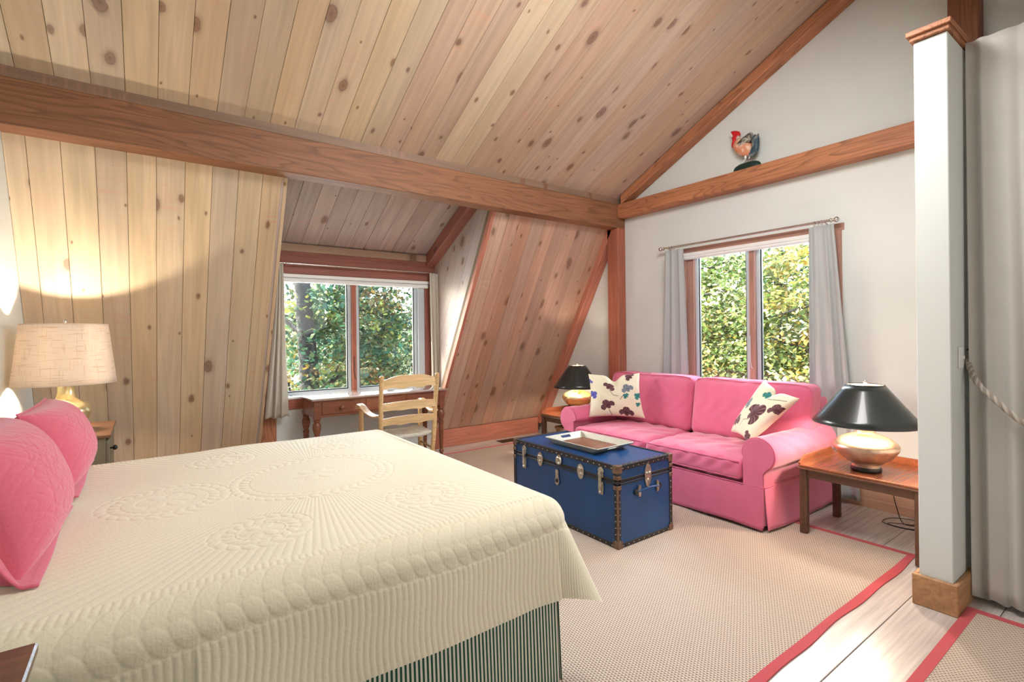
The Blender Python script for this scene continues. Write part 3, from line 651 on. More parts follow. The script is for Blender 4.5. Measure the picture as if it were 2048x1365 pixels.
def bedspread():
    X1, Y0, Y1, ZT, ro, Lr = 1.46, 1.57, 3.68, .80, .10, .445
    cs0, cs1 = XL+.05, X1-ro+Lr; ct0, ct1 = Y0+ro-Lr, Y1-ro+Lr
    nu, nv = 800, 880
    s = np.linspace(cs0, cs1, nu); t = np.linspace(ct0, ct1, nv); S, T = np.meshgrid(s, t, indexing='ij')
    a = np.maximum(0, S-(X1-ro)); b1 = np.maximum(0, (Y0+ro)-T); b2 = np.maximum(0, T-(Y1-ro)); b = np.where(b1 > 0, b1, b2); sg = np.where(b1 > 0, -1., 1.)
    r = np.hypot(a, b); rs = np.maximum(r, 1e-6); ca, sb = a/rs, b/rs*sg; r = r*np.where((a > 0) & (b > 0), np.maximum(np.abs(ca), np.abs(sb))**.55, 1.0)
    th = np.minimum(r/ro, PI/2); hor = ro*np.sin(th); drp = ro*(1-np.cos(th)); ex = np.maximum(0, r-ro*PI/2)
    cor = 2*np.abs(ca*sb)                       # 1 at the diagonal of the corner
    fan = (ex/.3)
    lean = .09+.27*cor
    wav = .013*np.sin(S*7.5+.7)*np.sin(S*2.3+1)*(a <= 0)*fan + .010*np.sin(T*8)*(b <= 0)*fan
    phi = np.arctan2(b, a); wav = wav + (.020*np.cos(phi*4+PI)*fan*(cor > 0)*np.minimum(1, cor*2))
    near = np.exp(-((S-1.25)/.10)**2)*(b1 > 0)*(a <= .02)*fan; wav = wav - .012*near
    lean = lean*np.where((S < .1), .3, 1.0)
    hor = hor+ex*lean+wav; drp = drp+ex*np.sqrt(np.maximum(.2, 1-lean**2))
    X = np.minimum(S, X1-ro)+hor*ca; Y = np.clip(T, Y0+ro, Y1-ro)+hor*sb; Z = ZT-drp
    top_ = (r == 0)
    Z = Z+.006*np.sin(S*3.1+T*1.7)*top_*1.0+.004*np.sin(S*7.7-T*4.1)*top_
    # smooth top undulation towards edges
    P = np.stack([X, Y, Z], -1)
    du = np.gradient(P, axis=0); dv = np.gradient(P, axis=1); n = np.cross(du, dv); n /= np.linalg.norm(n, axis=-1, keepdims=True)+1e-9
    H = fold_quilt(S, T, cs0, cs1, ct0, ct1)
    P = P+n*(H*.0048)[..., None]
    # scalloped hem roll
    return gridmesh('bedspread', P, 'quilt', None, thick=0, origin=(.36, 2.6, .8))
bs = bedspread(); tag(bs, 'cream quilted bedspread with feather stitching draped over the bed', 'bedspread')

GRP_P = 'raspberry pillows at the head of the bed'
def sham(loc, wy, hz, thick, lean, label, seed, rz=0.0):
    """quilted pillow sham standing on its long edge; local y along width, z up; flange round it"""
    rng = np.random.RandomState(seed); n = 150
    u = np.linspace(-1, 1, n); v = np.linspace(-1, 1, n); U, V = np.meshgrid(u, v, indexing='ij')
    root = thing('pillow', label, 'pillow', loc, rz, GRP_P)
    def place(x, y, z):
        c, s = math.cos(lean), math.sin(lean); xx = x*c-z*s; zz = x*s+z*c; return np.stack([xx, y, zz], -1)
    f = (np.clip(1-np.abs(U)**2.6, 0, 1)*np.clip(1-np.abs(V)**2.6, 0, 1))**.42
    # stitched motifs: straight fans + meander
    q = np.zeros_like(U)
    for i in range(26):
        a = rng.rand()*PI; o = rng.uniform(-1, 1); q = np.maximum(q, np.exp(-((U*math.cos(a)*wy/hz+V*math.sin(a)-o+.05*np.sin(6*U+i))/.010)**2)*(np.sin(5*U*math.sin(a)+4*V*math.cos(a)+i) > 0))
    mn = np.sin(13*U+2.5*np.sin(9*V))*np.sin(12*V+2.5*np.sin(10*U)); q = np.maximum(q, np.exp(-(mn/.10)**2)*.8)
    y = U*wy/2*(1-.05*(1-V*V)); z = hz/2+V*hz/2*(1-.05*(1-U*U)); z = z-.05*np.clip(-V, 0, 1)*0
    for sd, nm in ((1, 'front'), (-1, 'back')):
        x = sd*f*thick/2-sd*q*.0035*(f > .1)
        Pw = place(x, y, z)
        if sd == 1: A = Pw
        else: B = Pw
    P = np.concatenate([A, B[:, ::-1][:, 1:]], axis=1); o = gridmesh('cover', P, 'sham', None); o.parent = root
    # flange
    m = 60; fl = []
    per = [( t_, -1) for t_ in np.linspace(-1, 1, m)]+[(1, t_) for t_ in np.linspace(-1, 1, m)[1:]]+[(t_, 1) for t_ in np.linspace(1, -1, m)[1:]]+[(-1, t_) for t_ in np.linspace(1, -1, m)[1:-1]]
    rows = []
    for i, (a, b) in enumerate(per):
        yy_ = a*wy/2*(1-.05*(1-b*b)); zz_ = hz/2+b*hz/2*(1-.05*(1-a*a)); L_ = math.hypot(a, b)
        row = []
        for k_, w in enumerate((-.02, .012, .032, .052) if b < .5 else (-.02, -.004, .004, .010)):
            oy = (a if abs(a) == 1 else a**5)*w; oz = (b if abs(b) == 1 else b**5)*w
            dx = .0015*math.sin(i*.11)*k_+.014*k_*max(0, -b)**6; zc = zz_+oz
            row.append((dx, yy_+oy, zc))
        rows.append(row)
    R_ = np.array(rows); Pw = place(R_[..., 0], R_[..., 1], R_[..., 2]); Pw[..., 2] = np.maximum(Pw[..., 2], .004)
    o = gridmesh('flange', Pw, 'sham', None, closed_u=True, thick=.006); o.parent = root
    return root
sham((-.305, 2.31, .812), .72, .42, .30, .36, 'raspberry quilted pillow nearest the camera', 3)
sham((-.30, 3.27, .812), .72, .39, .30, .36, 'raspberry quilted pillow at the far side of the bed', 5)

# ================================================================== NIGHTSTANDS
def nightstand(label, y0, y1, x1=-.19):
    x0 = XL+.03; t = thing('nightstand', label, 'nightstand', ((x0+x1)/2, (y0+y1)/2, 0), group='nightstands beside the bed')
    bm = BM(); box(bm, x0, x1, y0, y1, .838, .86, .004); obj('top', bm, 'nstand', t)
    bm = BM(); box(bm, x0+.02, x1-.03, y0+.02, y1-.02, .06, .838, .003); obj('body', bm, 'nstand_g', t)
    bm = BM(); box(bm, x1-.032, x1-.012, y0+.04, y1-.04, .66, .82, .004); d = obj('drawer', bm, 'nstand_g', t)
    bm = BM(); lathe(bm, [(.006, 0), (.006, .014), (.016, .02), (.018, .03), (.010, .04), (.001, .042)], (x1-.012, (y0+y1)/2 if y0 < 2 else y0+.16, .745), 14, 'x'); obj('knob', bm, 'black', d, True)
    bm = BM(); box(bm, x1-.032, x1-.014, y0+.04, y1-.04, .10, .64, .004); obj('door', bm, 'nstand_g', t)
    bm = BM(); box(bm, x1-.02, x1-.008, y0+.045, y0+.055, .30, .62, .001); obj('hinge', bm, 'black', t)
    for a in (x0+.02, x1-.07):
        for b in (y0+.02, y1-.06): bm = BM(); box(bm, a, a+.04, b, b+.04, 0, .06, .003); obj('foot', bm, 'nstand', t)
    return t
nightstand('dark wooden nightstand in the far corner under the burlap lamp', 4.26, 4.99, -.195)
nightstand('dark wooden nightstand corner cut off at the lower left of the picture', .72, 1.452, -.19)

# ================================================================== LAMPS
def lamp(name, label, loc, prof, shade, mats, power, bz, col, foot=None, seg=40):
    t = thing(name, label, 'lamp', loc, group='lit table lamps')
    bm = BM(); lathe(bm, prof, loc, seg); obj('base', bm, mats[0], t, True, auto=.9)
    if foot: bm = BM(); lathe(bm, foot, loc, seg); obj('foot', bm, 'black', t, True, auto=.6)
    r0_, r1_, z0_, z1_ = shade; n = 64
    th = np.linspace(0, 2*PI, n, endpoint=False); zz = np.linspace(z0_, z1_, 8)
    P = np.array([[(loc[0]+(r0_+(r1_-r0_)*(z-z0_)/(z1_-z0_))*math.cos(a), loc[1]+(r0_+(r1_-r0_)*(z-z0_)/(z1_-z0_))*math.sin(a), loc[2]+z) for z in zz] for a in th])
    UV = np.array([[(a/2/PI, z) for z in zz] for a in th])
    s = gridmesh('shade', P, mats[1], t, thick=.003, uv=UV, closed_u=True); s.modifiers['solid'].offset = 1
    if mats[2]:
        c = np.array([loc[0], loc[1], 0]); P2 = P.copy(); P2[..., :2] = c[:2]+(P[..., :2]-c[:2])*.985; gridmesh('shade_lining', P2, mats[2], t, closed_u=True)
    for zz_, rr in ((z0_, r0_), (z1_, r1_)):
        bm = BM(); tube(bm, [(loc[0]+rr*math.cos(a), loc[1]+rr*math.sin(a), loc[2]+zz_) for a in th], .004, 6, closed=True); obj('shade_rim', bm, mats[3], t, True)
    zt = prof[-1][1]
    bm = BM(); lathe(bm, [(.006, zt-.01), (.006, z1_+.005), (.010, z1_+.012), (.011, z1_+.025), (.002, z1_+.036)], loc, 12); obj('stem', bm, 'chrome', t, True)
    bm = BM()
    for k in range(3): a = 2*PI*k/3; tube(bm, [(loc[0], loc[1], loc[2]+z1_-.004), (loc[0]+r1_*math.cos(a), loc[1]+r1_*math.sin(a), loc[2]+z1_)], .002, 5)
    obj('shade_spider', bm, 'chrome', t)
    bm = BM(); sphere(bm, (loc[0]+.035, loc[1], loc[2]+bz), .028, 16, (1, 1, 1.3)); obj('bulb', bm, 'bulb', t, True)
    l = bpy.data.lights.new('lamp_light', 'POINT'); l.energy = power; l.color = col; l.shadow_soft_size = .03
    lo = bpy.data.objects.new('lamp_light', l); link(lo, t); lo.location = (-.035, 0, bz)
    return t
urn = [(.085, .03), (.075, .045), (.10, .06), (.155, .10), (.192, .155), (.197, .175), (.188, .195), (.15, .228), (.10, .25), (.062, .262), (.058, .268), (.058, .315), (.066, .322), (.08, .335), (.076, .34), (.02, .342)]
ft = [(.088, 0), (.092, .006), (.092, .022), (.086, .031), (.01, .031)]
lamp('table_lamp', 'brass urn lamp with black cone shade on the near tray table', (4.07, 1.385, .512), urn, (.32, .112, .335, .60), ('brass', 'shade_b', 'shade_in', 'black'), 22, .43, (1, .82, .66), ft)
lamp('table_lamp', 'brass urn lamp with black shade in the corner beyond the sofa', (4.42, 4.66, .512), urn, (.30, .105, .30, .57), ('gold', 'shade_b', 'shade_in', 'black'), 17, .40, (1, .82, .62), ft)
vase = [(.06, 0), (.065, .01), (.05, .02), (.07, .045), (.115, .085), (.135, .125), (.135, .155), (.115, .19), (.075, .215), (.055, .235), (.047, .27), (.046, .31), (.052, .34), (.02, .345)]
lamp('table_lamp', 'gold gourd lamp with wide burlap shade on the far nightstand', (-.445, 4.56, .861), vase, (.272, .228, .335, .735), ('gold', 'burlap', None, 'burlap'), 34, .52, (1, .84, .64))

# ================================================================== TRAY TABLES
def tray_table(label, x0, x1, y0, y1, ztop, dark=False):
    t = thing('tray_table', label, 'table', ((x0+x1)/2, (y0+y1)/2, 0), group='tray tables at the sofa ends'); fm = 'mahogany_dark'
    bm = BM(); box(bm, x0, x1, y0, y1, ztop-.018, ztop, .004); obj('tray_floor', bm, 'mahogany', t)
    bm = BM(); box(bm, x0-.008, x1+.008, y0-.008, y1+.008, ztop-.034, ztop-.018, .006, 2); obj('molding', bm, fm, t)
    hh = .058; c_ = .10
    def side(pts, th_):
        bm = BM(); prism(bm, pts, th_); o = obj('tray_side', bm, 'mahogany', t); return o
    for y_, d in ((y0, .014), (y1, -.014)):
        side([(x0+.004, y_, ztop), (x1-.004, y_, ztop), (x1-.004, y_, ztop+.012), (x1-.09, y_, ztop+hh), (x0+.09, y_, ztop+hh), (x0+.004, y_, ztop+.012)], (0, d, 0))
        # hand hole
        bm = BM(); xm = (x0+x1)/2; box(bm, xm-.045, xm+.045, y_-(.001 if d > 0 else -.001)-(.0 if d > 0 else .016), y_+(.016 if d > 0 else .001), ztop+.025, ztop+.043, .004); obj('hand_hole', bm, 'mahogany_dark', t)
    side([(x1-.004, y0+.03, ztop), (x1-.004, y1-.03, ztop), (x1-.004, y1-.03, ztop+hh*.8), (x1-.004, y0+.03, ztop+hh*.8)], (-.014, 0, 0))
    bm = BM(); box(bm, x0+.02, x0+.034, y0+.04, y1-.04, ztop-.09, ztop-.034); obj('apron', bm, fm, t)
    bm = BM(); box(bm, x1-.034, x1-.02, y0+.04, y1-.04, ztop-.09, ztop-.034); obj('apron', bm, fm, t)
    for yy_ in (y0+.02, y1-.034): bm = BM(); box(bm, x0+.04, x1-.04, yy_, yy_+.014, ztop-.09, ztop-.034); obj('apron', bm, fm, t)
    for a in (x0+.004, x1-.052):
        for b in (y0+.004, y1-.052):
            bm = BM(); box(bm, a, a+.048, b, b+.048, .0085 if a < 4.2 else 0, ztop-.034, .003)
            for q in (.013, .026): box(bm, a-.0025, a+.0505, b+q, b+q+.006, 0.009, ztop-.035); box(bm, a+q, a+q+.006, b-.0025, b+.0505, 0.009, ztop-.035)
            obj('leg', bm, fm, t)
    return t
tray_table('mahogany butler tray table with fluted legs between sofa and partition', 3.885, 4.50, 1.012, 1.755, .51)
tray_table('mahogany tray table in the corner at the far end of the sofa', 3.93, 4.66, 4.20, 4.80, .51)
bx = thing('wooden_box', 'pale wooden box on the floor under the corner tray table', 'box', (4.28, 4.5, 0))
bm = BM(); box(bm, 4.08, 4.50, 4.30, 4.70, 0, .32, .006); obj('body', bm, 'fir_trim', bx)
bm = BM(); box(bm, 4.07, 4.51, 4.29, 4.71, .32, .35, .004); obj('lid', bm, 'fir_trim', bx)
# lamp cord under the near table
pts = [(4.40, 1.40, .50), (4.46, 1.36, .33), (4.50, 1.34, .18), (4.58, 1.33, .05), (4.66, 1.30, .008), (4.74, 1.22, .008), (4.70, 1.15, .008), (4.60, 1.2, .008), (4.52, 1.34, .02), (4.60, 1.46, .008), (4.74, 1.44, .01), (4.80, 1.30, .014), (4.70, 1.22, .02), (4.56, 1.25, .02), (4.50, 1.36, .03), (4.58, 1.40, .02), (4.76, 1.18, .008), (4.86, 1.06, .008), (4.885, 1.0, .10)]
def catmull(pts, n=8):
    P = [Vector(p) for p in pts]; P = [P[0]]+P+[P[-1]]; out = []
    for i in range(1, len(P)-2):
        for k in range(n):
            t = k/n; a, b, c, d = P[i-1:i+3]; out.append(.5*((2*b)+(c-a)*t+(2*a-5*b+4*c-d)*t*t+(3*b-a-3*c+d)*t**3))
    return out+[P[-2]]
bm = BM(); tube(bm, catmull(pts), .0032, 6); tag(obj('power_cord', bm, 'black', None, True, origin=(4.6, 1.3, 0)), 'thin black lamp cord looping down to the floor under the tray table', 'cord')

# ================================================================== SOFA
sofa = thing('sofa', 'pink slipcovered two-cushion sofa with rolled arms', 'sofa', (4.25, 3.0, 0))
def rbox(x0, x1, y0, y1, z0, z1, k=9, n=26, puff=(0, 0, 0), wr=0.0, seed=0):
    """soft box: superquadric cube with bulging faces"""
    bm = BM(); bmesh.ops.create_cube(bm, size=2); bmesh.ops.subdivide_edges(bm, edges=bm.edges[:], cuts=n, use_grid_fill=True)
    c = Vector(((x0+x1)/2, (y0+y1)/2, (z0+z1)/2)); h = ((x1-x0)/2, (y1-y0)/2, (z1-z0)/2); hm = min(h)
    rs = random.Random(seed); ph = [rs.uniform(0, 6) for _ in range(6)]
    for v in bm.verts:
        p = v.co.copy(); q = Vector(p); e = [k*h[i]/hm for i in range(3)]
        s = sum(abs(p[i])**min(40, e[i]) for i in range(3))**(1/ k); s = max(s, 1.0)
        # round: shrink towards Lk ball, per-axis
        q = Vector([p[i]/(s**(hm/h[i])) for i in range(3)])
        f = [(1-abs(p[(i+1) % 3])**4)*(1-abs(p[(i+2) % 3])**4) for i in range(3)]
        d = Vector([q[i]*h[i]+(1 if p[i] > 0 else -1)*puff[i]*f[i]*(abs(p[i]) > .9) for i in range(3)])
        if wr:
            d.z += wr*(math.sin(d.y*31+ph[0]+3*math.sin(d.x*9))*math.sin(d.x*14+ph[1]))*(abs(p.z) > .9)
            d.x += wr*1.1*(math.sin(d.y*43+ph[2]+2*math.sin(d.z*20))*math.sin(d.z*15+ph[3]))*(abs(p.x) > .9)
        v.co = c+d
    return bm
def outline(pts, r, mat='piping', parent=None, closed=True): bm = BM(); tube(bm, pts, r, 6, closed=closed); return obj('piping', bm, mat, parent, True)
# base
bm = rbox(3.72, 4.74, 2.00, 4.02, .06, .36, k=14, n=16); obj('base', bm, 'sofa', sofa, True)
# back frame
bm = rbox(4.52, 4.79, 1.90, 4.12, .30, .93, k=8, n=18); obj('back', bm, 'sofa', sofa, True)
# arms: profile extruded along x
def arm(yc, inner, outer, rr=.128, zc=.575):
    """yc roll centre; inner/outer = y of the straight panels"""
    sg = 1 if outer > inner else -1; pr = []
    pr.append((inner, .05)); pr.append((inner, zc-.02))
    a0 = math.atan2(.0, (inner-yc))
    n = 22; start = PI if sg > 0 else 0; 
    for i in range(n+1):
        a = math.radians(180-(i/n)*238); y = yc+sg*rr*math.cos(a); z = zc+rr*math.sin(a); pr.append((y, z))
    pr.append((outer, zc-.15)); pr.append((outer, .33)); pr.append((outer, .05))
    xs_ = [3.665, 3.672, 3.69, 3.72]+list(np.linspace(3.8, 4.62, 22))+[4.70]; rows = []
    for i, x_ in enumerate(xs_):
        sc = .93 if i == 0 else (.975 if i == 1 else 1.0); row = []
        for j, (y, z) in enumerate(pr):
            yy_ = yc+(y-yc)*sc; zz_ = z if z < .3 else zc+(z-zc)*sc
            wv = .004*math.sin(x_*22+z*30)*math.sin(x_*9+y*40) if i > 4 else 0
            dip = .016*math.sin((x_-3.7)*PI)*(z > zc)
            row.append((x_, yy_+sg*wv, zz_-dip*.4+wv))
        rows.append(row)
    P = np.array(rows); o = gridmesh('arm', P, 'sofa', sofa)
    # front cap
    bm = BM(); prism(bm, [(3.662, yc+(y-yc)*.93, (z if z < .3 else zc+(z-zc)*.93)) for y, z in pr], (.012, 0, 0)); obj('arm_front', bm, 'sofa', sofa)
    outline([(3.672, yc+(y-yc)*.975, zc+(z-zc)*.975 if z > .3 else z) for y, z in pr if z > .32], .0055, parent=sofa, closed=False)
    bm = BM(); prism(bm, [(4.70, y, z) for y, z in pr], (.01, 0, 0)); obj('arm_end', bm, 'sofa', sofa)
arm(1.942, 2.065, 1.905); arm(4.015, 3.925, 4.085)
# skirt
def ruffle(pts, z0, z1, n, flare=.035, amp=.006, fr=14, seed=0):
    pts = [np.array(p, float) for p in pts]; seg = [np.linalg.norm(b-a) for a, b in zip(pts, pts[1:])]; L = sum(seg); out = []
    for i in range(n+1):
        s = L*i/n; q = s; j = 0
        while j < len(seg)-1 and q > seg[j]: q -= seg[j]; j += 1
        d = (pts[j+1]-pts[j])/seg[j]; p = pts[j]+d*q; nn = np.array([-d[1], d[0]])
        row = []
        for z in np.linspace(z1, z0, 12):
            t = (z1-z)/(z1-z0); w = amp*t*(math.sin(s*fr+seed)+.5*math.sin(s*fr*2.3+1+seed)); pp = p+nn*(flare*t**1.3+w); row.append((pp[0], pp[1], z+(.010*math.sin(s*5+seed))*t))
        out.append(row)
    return np.array(out)
gridmesh('skirt', ruffle([(3.668, 1.905), (3.668, 4.09)], .022, .335, 160, .012, .008, 6), 'sofa', sofa, thick=.003)
gridmesh('skirt', ruffle([(4.78, 1.898), (3.675, 1.898)], .02, .335, 90, .035, .008, 8, 2), 'sofa', sofa, thick=.003)
gridmesh('skirt', ruffle([(3.675, 4.09), (4.78, 4.09)], .02, .335, 90, .03, .008, 8, 2), 'sofa', sofa, thick=.003)
gridmesh('pleat', ruffle([(3.71, 1.935), (3.678, 1.915), (3.672, 1.95)], .03, .31, 14, .004, .004, 30), 'sofa', sofa, thick=.002)
outline([(3.664, 1.90+i*.0546, .336) for i in range(41)], .004, parent=sofa, closed=False)
outline([(3.67+i*.055, 1.895, .336) for i in range(21)], .004, parent=sofa, closed=False)
# seat cushions
for i, (a, b) in enumerate(((2.075, 2.995), (3.0, 3.915))):
    bm = rbox(3.668, 4.42, a, b, .352, .50, k=6, n=44, puff=(.012, .0, .035), wr=.007, seed=i+3)
    o = obj('seat_cushion', bm, 'sofa', sofa, True)
    for z_ in (.365, .492):
        outline([(3.676, a+.02, z_), (3.668, a+.05, z_), (3.662, (a+b)/2, z_+.002), (3.668, b-.05, z_), (3.676, b-.02, z_)], .0055, parent=o, closed=False)
# back cushions
for i, (a, b) in enumerate(((1.885, 2.985), (2.995, 4.08))):
    bm = rbox(4.33, 4.56, a+.0, b, .50 if i else .50, 1.035, k=5, n=44, puff=(.05, 0, .01), wr=.004, seed=i+8)
    for v in bm.verts:
        t = (v.co.z-.5)/.54; v.co.x += .09*t
        if v.co.z < .665:
            lo, hi = 2.075, 3.92
            v.co.y = max(v.co.y, lo) if i == 0 else min(v.co.y, hi)
    o = obj('back_cushion', bm, 'sofa', sofa, True)
    for xx in (4.425, 4.60):
        e = a+.012, b-.012
        pts_ = [(xx, e[0], .74), (xx+.015, e[0]+.004, 1.0), (xx+.016, e[0]+.03, 1.028)]+[(xx+.016, e[0]+.03+(e[1]-e[0]-.06)*t, 1.034+.006*math.sin(t*9)) for t in np.linspace(0, 1, 12)[1:-1]]+[(xx+.016, e[1]-.03, 1.028), (xx+.015, e[1]-.004, 1.0), (xx, e[1], .74)]
        outline(pts_, .0055, parent=o, closed=False)

# throw pillows -----------------------------------------------------
def flower(C_, U, V, u, v, s, rot, col):
    a = np.arctan2(V-v, U-u)-rot; r = np.hypot(U-u, V-v)/s
    rad = .62+.38*np.abs(np.cos(a*2.0))**.6; rad = np.where(np.cos(a) < -.55, rad*.55, rad)
    m = r < rad; vein = (np.abs(np.sin(a*7+2*r)) > .93) & (r > .25); c = np.array(col); C_[m] = c; C_[m & vein] = c*1.9+.08
    return C_
def stem_(C_, U, V, pts, w=.012, col=(.10, .06, .06)):
    for (a, b), (c, d) in zip(pts, pts[1:]):
        L2 = (c-a)**2+(d-b)**2; t = np.clip(((U-a)*(c-a)+(V-b)*(d-b))/L2, 0, 1); dd_ = np.hypot(U-a-t*(c-a), V-b-t*(d-b)); C_[dd_ < w] = col
    return C_
def throw(cs, label, flowers, stems, notch=.0, seed=0, T=.085):
    """pillow spanned by four corners as seen from the front: bottom left, bottom right, top right, top left"""
    n = 170; u = np.linspace(-1, 1, n); U, V = np.meshgrid(u, u, indexing='ij'); BL, BR, TR, TL = [np.array(c, float) for c in cs]
    loc = (BL+BR)/2; root = thing('throw_pillow', label, 'cushion', tuple(loc), group='flowered throw pillows on the pink sofa')
    f = (np.clip(1-U**2, 0, 1)*np.clip(1-V**2, 0, 1))**.38
    uu = U*(1-.09*(1-V*V)); vv = V*(1-.09*(1-U*U))-notch*np.exp(-(U/.22)**2)*np.clip((V+.1)/1.1, 0, 1)**2
    a, b = ((uu+1)/2)[..., None], ((vv+1)/2)[..., None]
    base = (BL*(1-a)+BR*a)*(1-b)+(TL*(1-a)+TR*a)*b
    nn = np.cross(BR-BL+TR-TL, TL-BL+TR-BR); nn /= np.linalg.norm(nn)
    h = f*T*(1-.5*np.exp(-(U/.18)**2)*np.clip(V, 0, 1)*(notch > 0))+.004*np.sin(9*U+4*V+seed)*np.sin(7*V-3*U)*f
    Cc = np.ones((n, n, 3))*np.array([.74, .70, .53])
    for s_ in stems: stem_(Cc, U, V, s_)
    for fl_ in flowers: flower(Cc, U, V, *fl_)
    A = base+nn*h[..., None]; B = base-nn*h[..., None]*.8
    P = np.concatenate([A, B[:, ::-1][:, 1:]], 1); CC = np.concatenate([Cc, np.ones((n, n-1, 3))*np.array([.70, .66, .50])], 1)
    gridmesh('cover', P, 'attr', root, colors=CC); return root
pl = (.085, .028, .035); bl = (.05, .06, .30); gy = (.14, .17, .20); te = (.02, .16, .15)
throw(((3.85, 3.89, .585), (4.25, 3.455, .585), (4.27, 3.54, 1.06), (3.93, 3.97, 1.045)), 'cream throw pillow with dark poppies standing at the far end of the sofa',
      [(-.22, .42, .25, .9, pl), (.52, .28, .25, 2.0, gy), (-.30, -.50, .29, 2.1, pl), (.38, -.82, .27, 1.5, pl), (-.90, .02, .20, .6, bl), (-1.0, .62, .14, 1.5, bl), (.45, -.05, .14, 2.5, te), (.92, -.05, .17, 2.5, te), (.88, -.42, .11, 2.5, te), (.62, .86, .2, 2.5, pl)],
      [[(-.22, .3), (-.08, .02), (.12, -.05)], [(.5, .1), (.3, -.05), (.2, -.2)], [(-.25, -.7), (-.15, -.95)]], notch=.28, seed=1)
throw(((4.317, 2.53, .575), (4.02, 2.205, .575), (4.09, 1.83, .97), (4.36, 2.24, 1.065)), 'cream throw pillow with a large dark poppy tilted against the near sofa arm',
      [(.30, -.10, .50, .9, pl), (-.55, -.62, .30, 1.8, pl), (-.62, .12, .26, 1.1, gy), (-.05, .78, .20, 2, te), (.93, .35, .24, 2.2, pl), (.75, -.9, .22, .4, pl)],
      [[(.3, -.35), (.0, -.45), (-.1, -.7)], [(-.6, .1), (-.8, -.3)], [(.9, .75), (.4, .6), (.1, .62)]], notch=.22, seed=2)

# ================================================================== TRUNK
TX0, TX1, TY0, TY1, TZ = 2.605, 3.20, 2.362, 3.555, .572
tr = thing('trunk', 'blue footlocker trunk with black binding and metal latches used as a coffee table', 'trunk', ((TX0+TX1)/2, (TY0+TY1)/2, 0))
ZL = .462
bm = BM(); box(bm, TX0, TX1, TY0, TY1, .012, ZL-.006, .003); obj('body', bm, 'trunkblue', tr)
bm = BM(); box(bm, TX0, TX1, TY0, TY1, ZL+.006, TZ, .004); obj('lid', bm, 'trunkblue', tr)
bm = BM(); box(bm, TX0+.003, TX1-.003, TY0+.003, TY1-.003, ZL-.01, ZL+.01); obj('tongue', bm, 'trunkblack', tr)
bm = BM(); e = .004; w = .030
def strip(x0, x1, y0, y1, z0, z1): box(bm, x0, x1, y0, y1, z0, z1, .0015)
for z0, z1 in ((0.008, .008+w), (TZ-w, TZ+e)):
    strip(TX0-e, TX0+.001, TY0-e, TY1+e, z0, z1); strip(TX1-.001, TX1+e, TY0-e, TY1+e, z0, z1)
    strip(TX0, TX1, TY0-e, TY0+.001, z0, z1); strip(TX0, TX1, TY1-.001, TY1+e, z0, z1)
for yv in (TY0, TY1):
    a = (yv-e, yv+w) if yv == TY0 else (yv-w, yv+e)
    strip(TX0-e, TX1+e, a[0], a[1], TZ-.001, TZ+e)
for xv in (TX0, TX1):
    a = (xv-e, xv+w*.7) if xv == TX0 else (xv-w*.7, xv+e)
    strip(a[0], a[1], TY0, TY1, TZ-.001, TZ+e+.0005)
for xv in (TX0, TX1):
    for yv in (TY0, TY1):
        a = (xv-e, xv+.001) if xv == TX0 else (xv-.001, xv+e); b = (yv, yv+w) if yv == TY0 else (yv-w, yv)
        strip(a[0], a[1], b[0]-e*(yv == TY0), b[1]+e*(yv == TY1), .01, TZ)
        a = (xv, xv+w) if xv == TX0 else (xv-w, xv); b = (yv-e, yv+.001) if yv == TY0 else (yv-.001, yv+e)
        strip(a[0], a[1], b[0], b[1], .01, TZ)
for z in (ZL-.020, ZL+.008):
    strip(TX0-e, TX0, TY0, TY1, z, z+.012); strip(TX0, TX1, TY0-e, TY0, z, z+.012)
obj('binding', bm, 'trunkblack', tr)
# rivets
rv = BM()
def rivet(x, y, z, ax):
    s = {'x': (.5, 1, 1), 'y': (1, .5, 1), 'z': (1, 1, .5)}[ax]; sphere(rv, (x, y, z), .0045, 6, s)
n = 20
for i in range(n):
    y = TY0+.05+(TY1-TY0-.1)*i/(n-1)
    rivet(TX0-e-.001, y, TZ-w*.5, 'x'); rivet(TX0-e-.001, y, .022, 'x')
for i in range(10):
    x = TX0+.05+(TX1-TX0-.1)*i/9; rivet(x, TY0-e-.001, TZ-w*.5, 'y'); rivet(x, TY0-e-.001, .022, 'y'); rivet(x, TY0+.012, TZ+e+.001, 'z')
for i in range(9):
    z = .06+.36*i/8
    rivet(TX0-e-.001, TY0+.016, z, 'x'); rivet(TX0+.016, TY0-e-.001, z, 'y'); rivet(TX1-.016, TY0-e-.001, z, 'y')
o = obj('rivet', rv, 'nickel', tr); o['kind'] = 'stuff'
